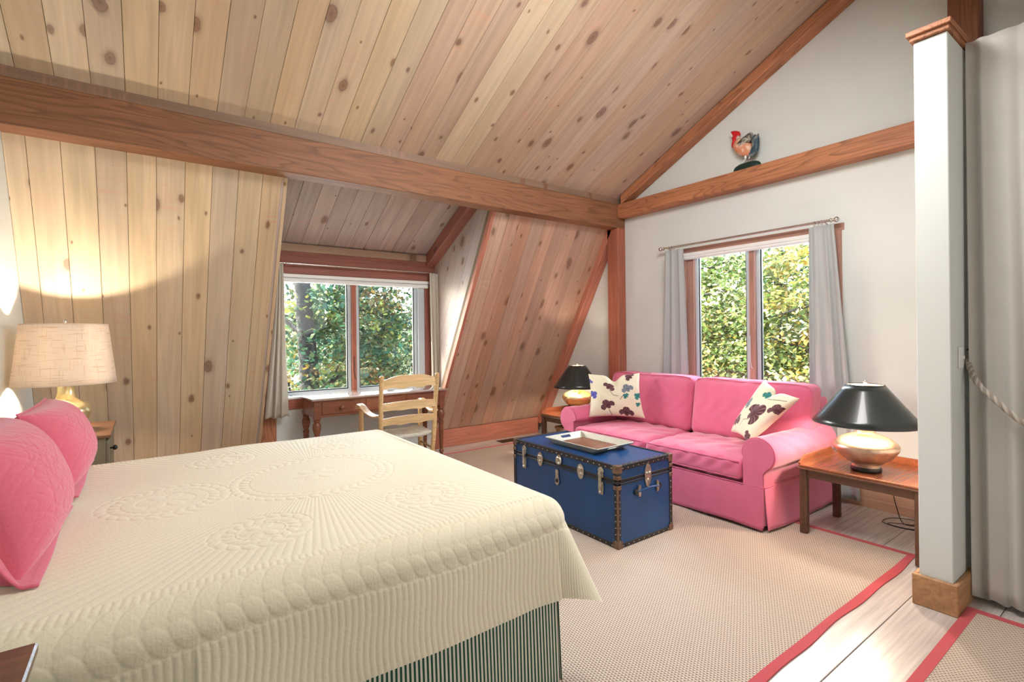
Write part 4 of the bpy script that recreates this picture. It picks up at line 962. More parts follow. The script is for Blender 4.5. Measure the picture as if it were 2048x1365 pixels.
# corner irons
for xv in (TX0, TX1):
    for yv in (TY0, TY1):
        for (z0, z1) in ((.004, .055), (TZ-.048, TZ+.007)):
            bm = BM(); sx_, sy_ = (1 if xv == TX0 else -1), (1 if yv == TY0 else -1); cw_ = .042; e2 = .0075
            X = sorted((xv-sx_*e2, xv+sx_*cw_)); Y = sorted((yv-sy_*e2, yv-sy_*.0035)); box(bm, X[0], X[1], Y[0], Y[1], z0, z1, .0025)
            X = sorted((xv-sx_*e2, xv-sx_*.0035)); Y = sorted((yv-sy_*e2, yv+sy_*cw_)); box(bm, X[0], X[1], Y[0], Y[1], z0, z1, .0025)
            if z1 > .5: X = sorted((xv-sx_*e2, xv+sx_*cw_*.8)); Y = sorted((yv-sy_*e2, yv+sy_*cw_*.8)); box(bm, X[0], X[1], Y[0], Y[1], z1-.004, z1+.001, .002)
            obj('corner_iron', bm, 'trunkbrown', tr)
        if yv == TY0 or xv == TX0:
            for zz in (ZL-.05, ZL+.018):
                bm = BM(); sx_, sy_ = (1 if xv == TX0 else -1), (1 if yv == TY0 else -1)
                X = sorted((xv-sx_*.007, xv+sx_*.034)); Y = sorted((yv-sy_*.007, yv-sy_*.0035)); box(bm, X[0], X[1], Y[0], Y[1], zz, zz+.028, .002)
                X = sorted((xv-sx_*.007, xv-sx_*.0035)); Y = sorted((yv-sy_*.007, yv+sy_*.034)); box(bm, X[0], X[1], Y[0], Y[1], zz, zz+.028, .002)
                obj('corner_iron', bm, 'trunkbrown', tr)
bm = BM(); box(bm, TX0-.006, TX0+.006, TY0-.006, TY0+.006, .05, ZL-.05, .002); obj('corner_iron', bm, 'trunkbrown', tr)
def plate(pts, thick, pos, ax):
    """2-D outline (h,v) -> plate on face; ax 'x': face -x (h along y); 'y': face -y (h along x)"""
    bm = BM()
    if ax == 'x': prism(bm, [(pos[0], pos[1]+a, pos[2]+b) for a, b in pts], (-thick, 0, 0))
    else: prism(bm, [(pos[0]+a, pos[1], pos[2]+b) for a, b in pts], (0, -thick, 0))
    return bm
hexo = [(-.022, -.045), (0, -.06), (.022, -.045), (.034, -.012), (.034, .02), (.022, .045), (0, .058), (-.022, .045), (-.034, .02), (-.034, -.012)]
latch = [(-.020, -.02), (.020, -.02), (.028, 0), (.022, .012), (.030, .03), (.018, .045), (0, .056), (-.018, .045), (-.030, .03), (-.022, .012), (-.028, 0)]
for yv in (3.402, 2.512):
    o = obj('latch', plate(latch, .004, (TX0-.0045, yv, ZL+.03), 'x'), 'nickel', tr)
    bm = BM(); box(bm, TX0-.022, TX0-.008, yv-.012, yv+.012, ZL-.075, ZL+.05, .004, 2); obj('hasp', bm, 'nickel', o)
    bm = plate([(-.022, -.05), (.022, -.05), (.026, 0), (.022, .04), (-.022, .04), (-.026, 0)], .004, (TX0-.0045, yv, ZL-.06), 'x'); sphere(bm, (TX0-.014, yv, ZL-.095), .012, 10); obj('catch', bm, 'nickel', o)
for yv in (3.19, 2.717):
    o = obj('side_plate', plate(hexo, .004, (TX0-.0045, yv, ZL+.008), 'x'), 'nickel', tr)
    for bb in ((yv-.011, ZL+.03), (yv+.011, ZL+.03), (yv, ZL-.01)): bm = BM(); sphere(bm, (TX0-.008, bb[0], bb[1]), .011, 10, (.7, 1, 1)); obj('boss', bm, 'nickel', o, True)
o = obj('lock', plate([(x_*1.05, z_*.95) for x_, z_ in latch], .004, (TX0-.0045, 2.957, ZL+.035), 'x'), 'nickel', tr)
bm = BM(); lathe(bm, [(.030, -.004), (.033, -.012), (.028, -.020), (.018, -.020), (.016, -.012)], (TX0, 2.957, ZL+.04), 20, 'x'); obj('lock_ring', bm, 'nickel', o, True)
bm = BM(); lathe(bm, [(.016, -.005), (.016, -.010), (.001, -.012)], (TX0, 2.957, ZL+.04), 16, 'x'); obj('keyhole', bm, 'black', o)
bm = plate([(-.016, .05), (.016, .05), (.016, -.01), (.026, -.035), (.020, -.06), (0, -.072), (-.020, -.06), (-.026, -.035), (-.016, -.01)], .006, (TX0-.005, 2.98, ZL-.085), 'x'); ha = obj('hasp_flap', bm, 'nickel', tr)
bm = BM(); lathe(bm, [(.016, -.011), (.014, -.018), (.001, -.018)], (TX0, 2.98, ZL-.12), 16, 'x'); obj('flap_button', bm, 'black', ha)
o = obj('side_plate', plate([(a*1.05, b*1.5) for a, b in hexo], .004, (2.92, TY0-.0045, ZL+.004), 'y'), 'nickel', tr)
for bb in ((2.905, ZL+.02), (2.935, ZL+.02), (2.92, ZL-.03)): bm = BM(); sphere(bm, (bb[0], TY0-.008, bb[1]), .012, 10, (1, .7, 1)); obj('boss', bm, 'nickel', o, True)
hd = obj('handle', tube(BM(), catmull([(2.80, TY0-.012, .368), (2.84, TY0-.022, .376), (2.92, TY0-.03, .386), (3.0, TY0-.022, .376), (3.04, TY0-.012, .368)], 5), .006, 8), 'trunkblue', tr, True)
for xv in (2.82, 3.02):
    bm = plate([(-.010, -.04), (.010, -.04), (.014, 0), (.010, .04), (-.010, .04), (-.014, 0)], .012, (xv, TY0-.004, .372), 'y'); obj('handle_loop', bm, 'nickel', hd)
bm = BM(); lathe(bm, [(.022, -.004), (.020, -.014), (.008, -.018), (.001, -.018)], (2.79, TY0, .368), 14, 'y'); obj('handle_end', bm, 'black', hd)
bm = BM(); lathe(bm, [(.018, -.004), (.016, -.012), (.001, -.014)], (3.055, TY0, .368), 14, 'y'); obj('handle_end', bm, 'black', hd)

# tray on trunk
ty = thing('tray', 'silver-grey rectangular serving tray with slot handles on the trunk', 'tray', (2.93, 2.965, TZ+.006))
zt = TZ+.006
B = ((2.765, 2.745), (3.095, 2.745), (3.095, 3.20), (2.765, 3.20)); T_ = ((2.715, 2.66), (3.125, 2.66), (3.125, 3.255), (2.715, 3.255)); Hh = .05
bm = BM(); box(bm, 2.765, 3.095, 2.745, 3.20, zt, zt+.006); obj('tray_bottom', bm, 'mahogany_dark' if False else 'traywood', ty)
bm = BM(); box(bm, 2.775, 3.085, 2.755, 3.19, zt+.006, zt+.008); obj('tray_inlay', bm, 'cherry', ty)
for i in range(4):
    b0, b1, t0, t1 = B[i], B[(i+1) % 4], T_[i], T_[(i+1) % 4]
    def pt(f, g, off=0.0):      # f along, g up
        lx = (b0[0]*(1-f)+b1[0]*f)*(1-g)+(t0[0]*(1-f)+t1[0]*f)*g; ly = (b0[1]*(1-f)+b1[1]*f)*(1-g)+(t0[1]*(1-f)+t1[1]*f)*g
        return Vector((lx, ly, zt+Hh*g))
    nn = (pt(1, 0)-pt(0, 0)).cross(pt(0, 1)-pt(0, 0)).normalized()*.007
    bm = BM()
    if i in (0, 2):
        cells = [(0, .36, 0, 1), (.64, 1, 0, 1), (.36, .64, 0, .42), (.36, .64, .78, 1)]
    else: cells = [(0, 1, 0, 1)]
    for f0, f1, g0, g1 in cells: prism(bm, [pt(f0, g0), pt(f1, g0), pt(f1, g1), pt(f0, g1)], nn)
    obj('tray_side', bm, 'traywood', ty)

# ================================================================== DESK
dk = thing('desk', 'long reddish wooden writing desk with turned legs under the dormer window', 'desk', (2.15, 5.6, 0))
dx0, dx1, dy0, dy1, dz = 1.352, 2.905, 5.30, 5.85, .855
bm = BM(); box(bm, dx0, dx1, dy0, dy1, dz-.024, dz, .006, 2); obj('top', bm, 'desktop', dk, True, auto=.5)
za = dz-.024; zb_ = .655
for (a, b, c, d, nm) in ((dx0+.06, dx1-.06, dy0+.035, dy0+.055, 'apron'), (dx0+.06, dx1-.06, dy1-.055, dy1-.035, 'apron'), (dx0+.03, dx0+.05, dy0+.06, dy1-.06, 'apron'), (dx1-.05, dx1-.03, dy0+.06, dy1-.06, 'apron')):
    bm = BM(); box(bm, a, b, c, d, zb_, za, .002); obj(nm, bm, 'cherry', dk)
for i in range(3):
    a = dx0+.105+i*.465; bm = BM(); box(bm, a, a+.405, dy0+.026, dy0+.036, zb_+.025, za-.02, .004); d_ = obj('drawer', bm, 'cherry', dk)
    bm = BM(); lathe(bm, [(.009, -.0), (.009, -.012), (.020, -.018), (.022, -.028), (.012, -.036), (.001, -.037)], (a+.2, dy0+.026, .745), 16, 'y'); obj('knob', bm, 'cherry', d_, True)
def turned(cx_, cy_, z_top):
    pr = [(.012, 0), (.018, .01), (.022, .04), (.016, .07), (.027, .085), (.027, .10), (.018, .115), (.022, .14), (.0285, .36), (.030, .40), (.034, .41), (.034, .418), (.024, .43), (.034, .46), (.043, .50), (.040, .535), (.026, .555), (.034, .565), (.034, .572), (.024, .585), (.03, .60)]
    k_ = z_top/.60; bm = BM(); lathe(bm, [(r_, z_*k_) for r_, z_ in pr], (cx_, cy_, .0085), 20)
    return bm
for cx_ in (dx0+.06, dx1-.06):
    for cy_ in (dy0+.06, dy1-.06):
        bm = turned(cx_, cy_, .645); box(bm, cx_-.034, cx_+.034, cy_-.034, cy_+.034, .635, za, .003); obj('leg', bm, 'cherry', dk, True, auto=.6)

# ================================================================== CHAIR
ch = thing('armchair', 'pale wooden ladder-back armchair with woven seat facing the desk', 'chair', (2.14, 4.88, .0085), math.radians(0))
def lobj(name, bm, mat, smooth=True, parent=ch, auto=.6): return obj(name, bm, mat, parent, smooth, local=True, auto=auto)
# local: back at y=-.18, seat to +y ; half width .3 at back
bw_ = .295; fwd = .36; fh = .335
for s in (-1, 1):
    pts_ = [(s*(bw_-.035), -.10, 0), (s*(bw_-.02), -.125, .25), (s*(bw_-.005), -.15, .5), (s*bw_, -.165, .75), (s*(bw_+.005), -.20, 1.0), (s*(bw_+.005), -.21, 1.075)]
    bm = BM(); tube(bm, catmull(pts_, 5), .0235, 8); sphere(bm, (s*(bw_+.005), -.21, 1.08), .024, 10, (1, 1, .7)); lobj('back_post', bm, 'chairwood')
    bm = BM(); tube(bm, [(s*fh, fwd-.08, 0), (s*fh, fwd-.08, .2), (s*fh, fwd-.08, .48), (s*fh, fwd-.08, .70)], [.018, .024, .026, .022], 10); lobj('front_leg', bm, 'chairwood')
    ap = catmull([(s*(bw_+.0), -.165, .70), (s*(bw_+.02), -.05, .685), (s*(fh+.0), .09, .71), (s*(fh+.012), .22, .765), (s*(fh+.012), .31, .76), (s*(fh+.012), .345, .725)], 6)
    bm = BM(); rings = []
    for p in ap:
        rings.append([bm.verts.new(p+Vector(q)) for q in ((-.03, 0, -.012), (.03, 0, -.012), (.034, 0, .004), (.02, 0, .014), (-.02, 0, .014), (-.034, 0, .004))])
    for A, B_ in zip(rings, rings[1:]):
        for k_ in range(6): bm.faces.new((A[k_], A[(k_+1) % 6], B_[(k_+1) % 6], B_[k_]))
    bm.faces.new(rings[0][::-1]); bm.faces.new(rings[-1]); bmesh.ops.recalc_face_normals(bm, faces=bm.faces)
    lobj('armrest', bm, 'chairwood')
def slat(zb0, zt0, crest, wave, yb):
    n = 28; bm = BM(); fr, bk = [], []
    for i in range(n+1):
        t = -1+2*i/n; x_ = t*bw_; y_ = yb-.030*(1-t*t); top_ = zt0+crest*(1-t*t)-(.004*math.cos(t*PI*2) if crest > .04 else 0); bot = zb0+wave*(math.cos(t*PI*3)*.5)*(1-abs(t)*.3)
        fr.append((bm.verts.new((x_, y_-.008, bot)), bm.verts.new((x_, y_-.008, top_)))); bk.append((bm.verts.new((x_, y_+.008, bot)), bm.verts.new((x_, y_+.008, top_))))
    for i in range(n):
        bm.faces.new((fr[i][0], fr[i+1][0], fr[i+1][1], fr[i][1])); bm.faces.new((bk[i][0], bk[i][1], bk[i+1][1], bk[i+1][0]))
        bm.faces.new((fr[i][1], fr[i+1][1], bk[i+1][1], bk[i][1])); bm.faces.new((fr[i][0], bk[i][0], bk[i+1][0], fr[i+1][0]))
    bmesh.ops.recalc_face_normals(bm, faces=bm.faces); lobj('back_slat', bm, 'chairwood')
slat(.965, 1.045, .05, .018, -.20); slat(.745, .815, .018, .008, -.18); slat(.60, .665, .02, .008, -.165)
bm = BM(); n = 24
def seatp(u, v): # u,v in -1..1
    hw = bw_-.02+(fh-bw_+.03)*(v+1)/2; return (u*hw, -.14+(v+1)/2*.44, .475+.012*(abs(u)**3+abs(v)**3)-.012)
Pt = np.array([[seatp(-1+2*i/n, -1+2*j/n) for j in range(n+1)] for i in range(n+1)])
def weave(P):
    Q = P.copy()
    for i in range(n+1):
        for j in range(n+1):
            u = -1+2*i/n; v = -1+2*j/n; a = v if abs(u) > abs(v) else u; Q[i, j, 2] += .004*math.sin(a*60)
    return Q
o = gridmesh('seat', weave(Pt), 'rush', None, thick=.035); o.parent = ch; o.modifiers['solid'].offset = -1
for zz, yy0 in ((.16, None), (.30, None)):
    for s in (-1, 1): bm = BM(); tube(bm, [(s*(bw_-.02), -.13, zz), (s*fh, fwd-.08, zz)], .011, 8); lobj('stretcher', bm, 'chairwood')
bm = BM(); tube(bm, [(-fh, fwd-.08, .22), (fh, fwd-.08, .22)], .012, 8); lobj('stretcher', bm, 'chairwood')
bm = BM(); tube(bm, [(-bw_+.02, -.13, .22), (bw_-.02, -.13, .22)], .012, 8); lobj('stretcher', bm, 'chairwood')

# ================================================================== CURTAINS AND RODS
def curtain(name, label, top, bot, nf, amp, mat, axis, z0, z1, cat='curtain', thick=.002, amp0=.4, power=1.0, group=None, seed=0, hem=.008):
    """top=(a0,a1) bot=(b0,b1) extents along the wall; c0/c1 depth at top/bottom"""
    (a0, a1, c0), (b0, b1, c1) = top, bot; nu, nv = (110 if nf < 10 else 620), 46; P = np.zeros((nu, nv, 3)); rs = np.random.RandomState(seed); ph = rs.rand(4)*6
    for i in range(nu):
        u = i/(nu-1)
        for j in range(nv):
            v = j/(nv-1); t = v**power; h_ = (a0+(a1-a0)*u)*(1-t)+(b0+(b1-b0)*u)*t; am = amp*(amp0+(1-amp0)*v)
            d = c0*(1-v)+c1*v+am*math.sin(2*PI*nf*u+ph[0]+.5*math.sin(3*v+ph[1]))+am*.45*math.sin(2*PI*nf*1.37*u+ph[2])
            h2 = h_+am*.35*math.cos(2*PI*nf*u+ph[3]); z = z1+(z0-z1)*v+hem*math.sin(2*PI*nf*u+ph[1])*v
            P[i, j] = (d, h2, z) if axis == 'y' else (h2, d, z)
    cen = P.reshape(-1, 3).mean(0); o = gridmesh(name, P, mat, None, thick=thick, origin=tuple(cen)); tag(o, label, cat, group); return o
curtain('curtain', 'cream curtain gathered at the left side of the dormer window', (1.135, 1.20, YD-.10), (.99, 1.23, YD-.16), 3, .022, 'curt_d', 'x', .64, 2.29, seed=1, power=1.3)
curtain('curtain', 'cream curtain gathered at the right side of the dormer window', (2.93, 3.06, YD-.12), (2.965, 3.10, YD-.10), 3, .020, 'curt_d', 'x', .58, 2.28, seed=2)
curtain('curtain', 'grey curtain at the left side of the gable window', (3.61, 3.37, XW-.10), (3.70, 3.30, XW-.085), 3, .022, 'curt', 'y', .10, 2.42, seed=3)
curtain('curtain', 'grey curtain draped at the right side of the gable window', (2.06, 1.86, XW-.10), (2.07, 1.68, XW-.10), 3, .024, 'curt', 'y', .06, 2.42, seed=4)
# folded tab hanging at the top of that curtain
cc = curtain('curtain', 'canvas closet curtain at the right edge, held by a rope tieback', (.755, -1.0, 3.69), (.735, -1.0, 3.65), 21, .020, 'curt_c', 'y', .035, 3.082, seed=6, thick=.003, amp0=.3, hem=.012)
def rod(label, axis, c, a0, a1, z, r, fin, wallc, mat='chrome'):
    t = thing('curtain_rod', label, 'curtain rod', (c, (a0+a1)/2, z) if axis == 'y' else ((a0+a1)/2, c, z))
    P = (lambda a: (c, a, z)) if axis == 'y' else (lambda a: (a, c, z))
    bm = BM(); tube(bm, [P(a0), P(a1)], r, 12); obj('rod', bm, mat, t, True, auto=.8)
    for s, a in ((-1, min(a0, a1)), (1, max(a0, a1))):
        bm = BM(); lathe(bm, [(r*1.6, 0), (r*1.6, s*.008), (r, s*.012), (fin*.5, s*.02), (fin*.5, s*.026), (fin*.42, s*.03)], P(a), 16, axis); sphere(bm, P(a+s*(.028+fin*.8)), fin, 14); obj('finial', bm, mat, t, True)
        for q in (.07, .10, .13):
            bm = BM(); cc_ = P(a-s*q); n = 16
            tube(bm, [(cc_[0]+(0 if axis == 'y' else .0), cc_[1], cc_[2])]*0 or [((cc_[0]+r*1.7*math.cos(2*PI*k/n)) if axis == 'y' else cc_[0], (cc_[1]) if axis == 'y' else cc_[1]+r*1.7*math.cos(2*PI*k/n), cc_[2]+r*1.7*math.sin(2*PI*k/n)-r*.5) for k in range(n)], .0025, 6, closed=True); obj('ring', bm, 'nickel', t, True)
        bm = BM(); cc_ = P(a-s*.05); w_ = (wallc, cc_[1], cc_[2]-.03) if axis == 'y' else (cc_[0], wallc, cc_[2]-.03); tube(bm, [cc_, w_], .006, 8); obj('bracket', bm, mat, t, True)
    return t
rod('nickel curtain rod with ball finials over the gable window', 'y', XW-.10, 1.885, 3.62, 2.452, .0115, .024, XW)
rod('slim nickel curtain rod across the dormer window', 'x', YD-.10, 1.125, 3.085, 2.288, .0085, .018, YD-.03)
t = thing('curtain_rod', 'white closet curtain rod fixed to the partition side', 'curtain rod', (3.70, -.1, 3.0))
bm = BM(); tube(bm, [(3.75, .755, 3.03), (3.75, -1.05, 3.03)], .016, 12); obj('rod', bm, 'white', t, True, auto=.8)
bm = BM(); lathe(bm, [(.032, .767), (.032, .757), (.022, .750), (.022, .735)], (3.75, 0, 3.03), 18, 'y'); obj('socket', bm, 'chrome', t, True)
# tieback
tb = thing('curtain_tieback', 'twisted grey-brown rope tieback looped round the closet curtain', 'tieback', (3.62, .6, 1.1))
path = catmull([(3.675, .757, 1.325), (3.640, .742, 1.285), (3.585, .70, 1.205), (3.560, .62, 1.115), (3.560, .50, 1.00), (3.60, .34, .93), (3.66, .20, .92)], 14)
def strands(path, rs_, rr, turns, mats_):
    n = len(path); fr = []; prev = None
    for i, p in enumerate(path):
        a = path[max(0, i-1)]; b = path[min(n-1, i+1)]; tt = (b-a).normalized(); x = tt.orthogonal().normalized() if prev is None else (prev-tt*prev.dot(tt)).normalized(); prev = x; fr.append((x, tt.cross(x)))
    for k in range(4):
        bm = BM(); tube(bm, [p+fr[i][0]*rs_*math.cos(turns*2*PI*i/n+k*PI/2)+fr[i][1]*rs_*math.sin(turns*2*PI*i/n+k*PI/2) for i, p in enumerate(path)], rr, 6); obj('strand', bm, mats_[k % 2], tb, True)
strands(path, .0075, .0075, 9, ('rope', 'rope2'))
bm = BM(); tube(bm, catmull([(3.69, .765, 1.38), (3.69, .748, 1.38), (3.685, .745, 1.33), (3.68, .752, 1.31), (3.68, .765, 1.32)], 5), .004, 6); obj('hook', bm, 'black', tb, True)

# ================================================================== ROOSTER
ro = thing('rooster_figurine', 'painted wooden rooster on a dark green base standing on the tie beam', 'figurine', (4.845, 2.64, 3.098))
RX, RZ0 = 4.835, 3.098
def carve(name, outline_, th, colf, bulge=True):
    """outline in (y,z) px-like metres; y decreases to the right of the picture"""
    n = 26; ys = [p[0] for p in outline_]; bm = BM(); m = len(outline_); cy_ = sum(ys)/m; cz_ = sum(p[1] for p in outline_)/m
    lay = []
    for f, d in ((1.0, 0), (.92, .55), (.7, .85), (.35, 1.0)):
        lay.append((f, d))
    rings = []
    for sgn in (-1, 1):
        seq = lay if sgn == -1 else lay[1:]
        for f, d in (reversed(seq) if sgn == -1 else seq):
            rings.append([bm.verts.new((RX+sgn*d*th/2, cy_+(y-cy_)*f, cz_+(z-cz_)*f)) for y, z in outline_])
    for A, B_ in zip(rings, rings[1:]):
        for k in range(m): bm.faces.new((A[k], A[(k+1) % m], B_[(k+1) % m], B_[k]))
    bm.faces.new(rings[0][::-1]); bm.faces.new(rings[-1]); bmesh.ops.recalc_face_normals(bm, faces=bm.faces)
    lay_ = bm.verts.layers.float_color.new('Col')
    for v in bm.verts: v[lay_] = (*colf(v.co.y, v.co.z), 1)
    return obj(name, bm, 'paintattr', ro, True, auto=.9)
def px2(pts): # crop pixel (10.5/px, origin 1420,230) -> (y,z) on plane x=RX
    out = []
    for a, b in pts:
        px, py = 1420+a/10.5, 230+b/10.5
        d = fw+rt*((px-CX)/FPX)-up*((py-CY)/FPX); t_ = RX/d.x; out.append((d.y*t_, CAMH+d.z*t_))
    return out
body = px2([(480, 680), (530, 570), (600, 480), (650, 470), (700, 560), (800, 590), (880, 600), (890, 700), (880, 800), (800, 870), (720, 885), (620, 850), (540, 790)])
carve('body', body, .085, lambda y, z: (.62, .25, .14) if math.sin(z*90+y*30) > -.5 else (.75, .55, .42))
head = px2([(440, 350), (500, 335), (560, 335), (620, 350), (645, 400), (635, 440), (600, 430), (585, 500), (560, 580), (530, 560), (500, 630), (480, 690), (460, 690), (455, 640), (475, 560), (460, 490), (490, 450), (510, 420), (495, 385), (450, 375)])
carve('comb_and_wattle', head, .035, lambda y, z: (.55, .02, .025))
neck = px2([(590, 430), (640, 460), (690, 500), (650, 560), (600, 600), (540, 580), (570, 500)]); carve('neck', neck, .05, lambda y, z: (.62, .60, .52))
beak = px2([(425, 385), (450, 380), (500, 395), (500, 430), (470, 470), (445, 465), (470, 430), (440, 420)]); carve('beak', beak, .025, lambda y, z: (.72, .72, .66))
wing = px2([(580, 640), (640, 560), (720, 480), (800, 430), (885, 360), (890, 400), (860, 480), (880, 520), (800, 600), (720, 670), (650, 710), (590, 690)])
w_ = carve('wing', wing, .11, lambda y, z: (.06, .05, .045) if math.sin((z*.9+y*.75)*520) > .1 else (.45, .42, .36))
tail = px2([(880, 480), (950, 400), (965, 420), (990, 410), (1020, 385), (1030, 480), (1030, 600), (1015, 740), (980, 820), (900, 880), (800, 895), (830, 840), (885, 780), (890, 640)])
carve('tail', tail, .05, lambda y, z: (.035, .075, .10) if math.sin(y*700) > -.6 else (.25, .25, .24))
bm = BM()
legp = px2([(760, 860), (765, 925), (700, 1020), (845, 880), (840, 930), (790, 960)])
for a, b in ((0, 1), (1, 2), (3, 4)): tube(bm, [(RX-.01, legp[a][0], legp[a][1]), (RX-.02, legp[b][0], legp[b][1])], .012 if a == 0 else .006, 8)
obj('legs', bm, 'white', ro, True)
bm = BM(); cY, cZ = px2([(785, 1030)])[0]; rngs = []
prof_ = [(.14, 0), (.14, .030), (.125, .052), (.09, .068), (.01, .076)]
for r_, z_ in prof_: rngs.append([bm.verts.new((RX+.04*math.cos(2*PI*k/28)*(r_/.14), 2.638+r_*math.sin(2*PI*k/28), RZ0+z_)) for k in range(28)])
for A, B_ in zip(rngs, rngs[1:]):
    for k in range(28): bm.faces.new((A[k], A[(k+1) % 28], B_[(k+1) % 28], B_[k]))
bm.faces.new(rngs[0][::-1]); bm.faces.new(rngs[-1]); bmesh.ops.recalc_face_normals(bm, faces=bm.faces); obj('stand', bm, 'green', ro, True, auto=.8)

# floor register
vt = thing('floor_register', 'brown metal floor vent by the eave timber', 'vent', (4.12, 5.73, 0))
bm = BM(); box(bm, 3.93, 4.30, 5.63, 5.64, .001, .006); box(bm, 3.93, 4.30, 5.78, 5.79, .001, .006); box(bm, 3.93, 3.94, 5.63, 5.79, .001, .006); box(bm, 4.29, 4.30, 5.63, 5.79, .001, .006); obj('frame', bm, 'vent', vt)
for k in range(7): bm = BM(); box(bm, 3.94, 4.29, 5.648+k*.019, 5.656+k*.019, .001, .005); obj('slat', bm, 'vent', vt)

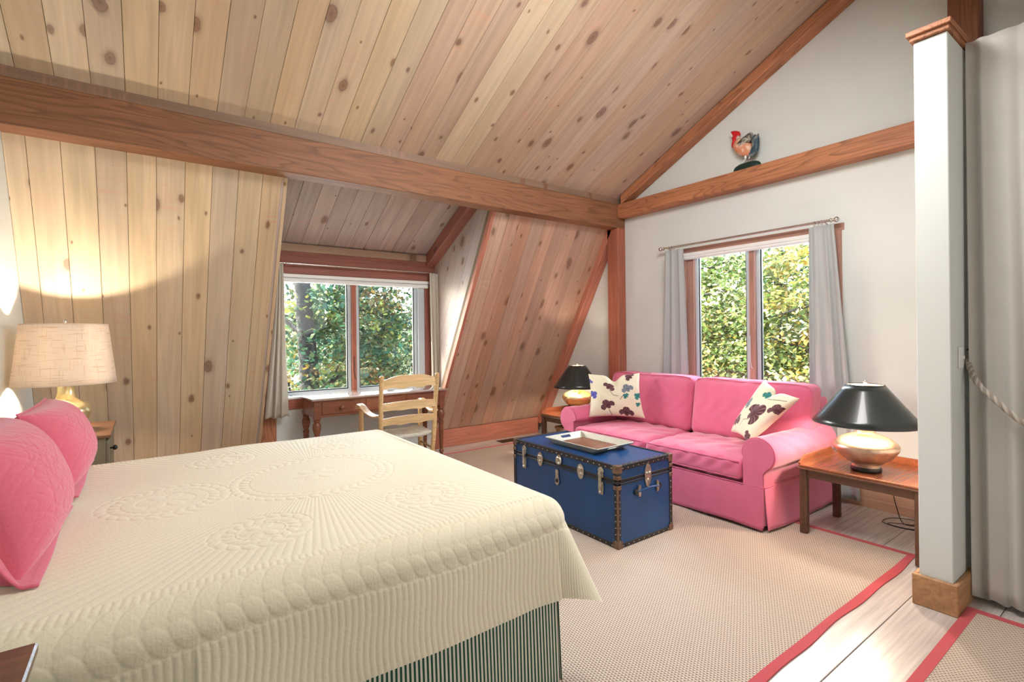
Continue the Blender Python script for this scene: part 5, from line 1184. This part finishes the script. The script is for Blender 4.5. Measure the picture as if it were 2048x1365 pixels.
# ================================================================== OUTSIDE
gr = thing('ground', 'pale autumn lawn outside below the windows', 'ground', kind='structure')
bm = BM(); box(bm, -60, 90, 7.5, 120, -3.3, -3.0); box(bm, 6.5, 90, -60, 7.5, -3.3, -3.0); obj('lawn', bm, 'grass', gr)
def tree(label, tx, ty_, tr_, h, crown, nleaf, cols, ls=.07, branches=8, seed=0, lean=(0, 0), z0=-3.0, group=None):
    rs = np.random.RandomState(seed); t = thing('tree', label, 'tree', (tx, ty_, z0), group='trees outside the windows')
    bm = BM(); pts = [(tx+lean[0]*k/8+.08*math.sin(k*1.3+seed), ty_+lean[1]*k/8+.08*math.cos(k+seed), z0+h*k/8) for k in range(9)]; tube(bm, catmull(pts, 3), [tr_*(1-.75*i/24) for i in range(25)], 9); obj('trunk', bm, 'bark', t, True)
    cx_, cy_, cz_, rx, ry, rz = crown
    for b in range(branches):
        f = rs.uniform(.35, .9); p0_ = Vector(pts[int(f*8)]); a = rs.rand()*2*PI; L = rs.uniform(.6, 1.0); e_ = Vector((cx_+rx*L*math.cos(a), cy_+ry*L*math.sin(a), min(p0_.z+rs.uniform(-.3, 1.3), cz_+rz)))
        m1 = p0_.lerp(e_, .5)+Vector((rs.uniform(-.2, .2), rs.uniform(-.2, .2), rs.uniform(-.1, .35))); c_ = catmull([p0_, m1, e_], 6)
        bm = BM(); tube(bm, c_, [tr_*.30*(1-.8*i/(len(c_)-1)) for i in range(len(c_))], 6)
        for q in (4, 7, 10):
            if q < len(c_): e2 = c_[q]+Vector((rs.uniform(-.6, .6), rs.uniform(-.6, .6), rs.uniform(-.2, .6))); tube(bm, [c_[q], c_[q].lerp(e2, .5)+Vector((0, 0, .06)), e2], [tr_*.10, tr_*.07, tr_*.03], 5)
        obj('branch', bm, 'bark', t, True)
    # leaves gathered in clumps
    nc = nleaf//45; cl = rs.normal(size=(nc, 3)); cl /= np.linalg.norm(cl, axis=1, keepdims=True); cl *= (rs.rand(nc, 1)**.45); cl = cl*np.array([rx, ry, rz])+np.array([cx_, cy_, cz_])
    idx = np.repeat(np.arange(nc), 45); n_ = len(idx); off = rs.normal(size=(n_, 3))*np.array([.20, .20, .10]); C0 = cl[idx]+off
    th = rs.rand(n_)*2*PI; tl = rs.normal(size=n_)*.5-.4; s_ = ls*rs.uniform(.6, 1.3, n_)
    dx = np.stack([np.cos(th)*np.cos(tl), np.sin(th)*np.cos(tl), np.sin(tl)], 1); sd_ = np.stack([-np.sin(th), np.cos(th), rs.normal(size=n_)*.35], 1)
    a_ = C0; b_ = C0+dx*s_[:, None]*.5+sd_*s_[:, None]*.38; c_ = C0+dx*s_[:, None]; d_ = C0+dx*s_[:, None]*.5-sd_*s_[:, None]*.38
    V = np.stack([a_, b_, c_, d_], 1).reshape(-1, 3)-np.array([tx, ty_, z0]); F = np.arange(n_*4).reshape(-1, 4)
    me = bpy.data.meshes.new('foliage'); me.vertices.add(len(V)); me.vertices.foreach_set('co', V.astype(np.float32).ravel()); me.loops.add(F.size); me.loops.foreach_set('vertex_index', F.astype(np.int32).ravel()); me.polygons.add(len(F)); me.polygons.foreach_set('loop_start', np.arange(0, F.size, 4, dtype=np.int32)); me.update(calc_edges=True)
    cc_ = np.array(cols); pick = rs.choice(len(cols), nc, p=None); mixc = cc_[pick][idx]; alt = cc_[rs.choice(len(cols), n_)]; mixc = mixc*.7+alt*.3; mixc = mixc*rs.uniform(.4, 1.3, (n_, 1))
    at = me.color_attributes.new('Col', 'FLOAT_COLOR', 'POINT'); C4 = np.ones((n_*4, 4), np.float32); C4[:, :3] = np.repeat(mixc, 4, axis=0); at.data.foreach_set('color', C4.ravel()); me.materials.append(M['leaf'])
    o = bpy.data.objects.new('foliage', me); link(o, t); o['kind'] = 'stuff'; return t
ylw = [(.30, .42, .12), (.22, .34, .09), (.50, .56, .30), (.14, .24, .06), (.40, .42, .12), (.60, .58, .42), (.52, .28, .08), (.26, .38, .12)]
grn = [(.02, .07, .03), (.03, .09, .035), (.04, .12, .06), (.09, .17, .05), (.03, .08, .045), (.05, .13, .07), (.22, .13, .03)]
mid = [(.08, .19, .09), (.11, .24, .11), (.17, .28, .14), (.26, .30, .13), (.36, .27, .11)]
tree('sunlit yellow-green maple seen through the left gable pane', 8.4, 5.6, .16, 6.5, (8.2, 5.4, 1.4, 1.3, 1.6, 2.6), 26000, ylw, .085, 9, 1)
tree('sunlit yellow-green maple with orange leaves seen through the right gable pane', 9.0, 3.6, .14, 6.5, (8.9, 3.8, .8, 1.3, 1.4, 2.4), 24000, ylw+[(.62, .34, .06), (.60, .42, .08)], .085, 9, 2)
tree('deep green tree behind the maples outside the gable window', 11.5, 5.6, .2, 8, (11.5, 5.6, 2.6, 1.8, 2.8, 3.0), 20000, mid+grn, .11, 9, 3)
tree('dark-trunked broadleaf tree close outside the dormer window', 2.2, 9.0, .24, 9, (2.7, 9.3, 1.9, 1.3, .9, 2.6), 9000, grn+[(.35, .36, .06)], .10, 9, 4)
tree('slender branching tree with orange tints outside the right dormer pane', 3.9, 9.8, .09, 6.5, (3.9, 9.9, 1.2, 1.2, .9, 2.2), 8000, grn+mid+[(.45, .14, .04)], .095, 12, 5)
tree('pale green tree in the middle distance beyond the dormer', 5.2, 17, .2, 7.5, (5.0, 17, 1.0, 3.2, 1.6, 2.6), 12000, mid, .16, 6, 6)
tree('yellowing tree at the edge of the lawn far beyond the dormer', 9.5, 26, .25, 8, (9.0, 26, 1.2, 4.5, 2, 2.6), 9000, mid+ylw, .25, 6, 7)
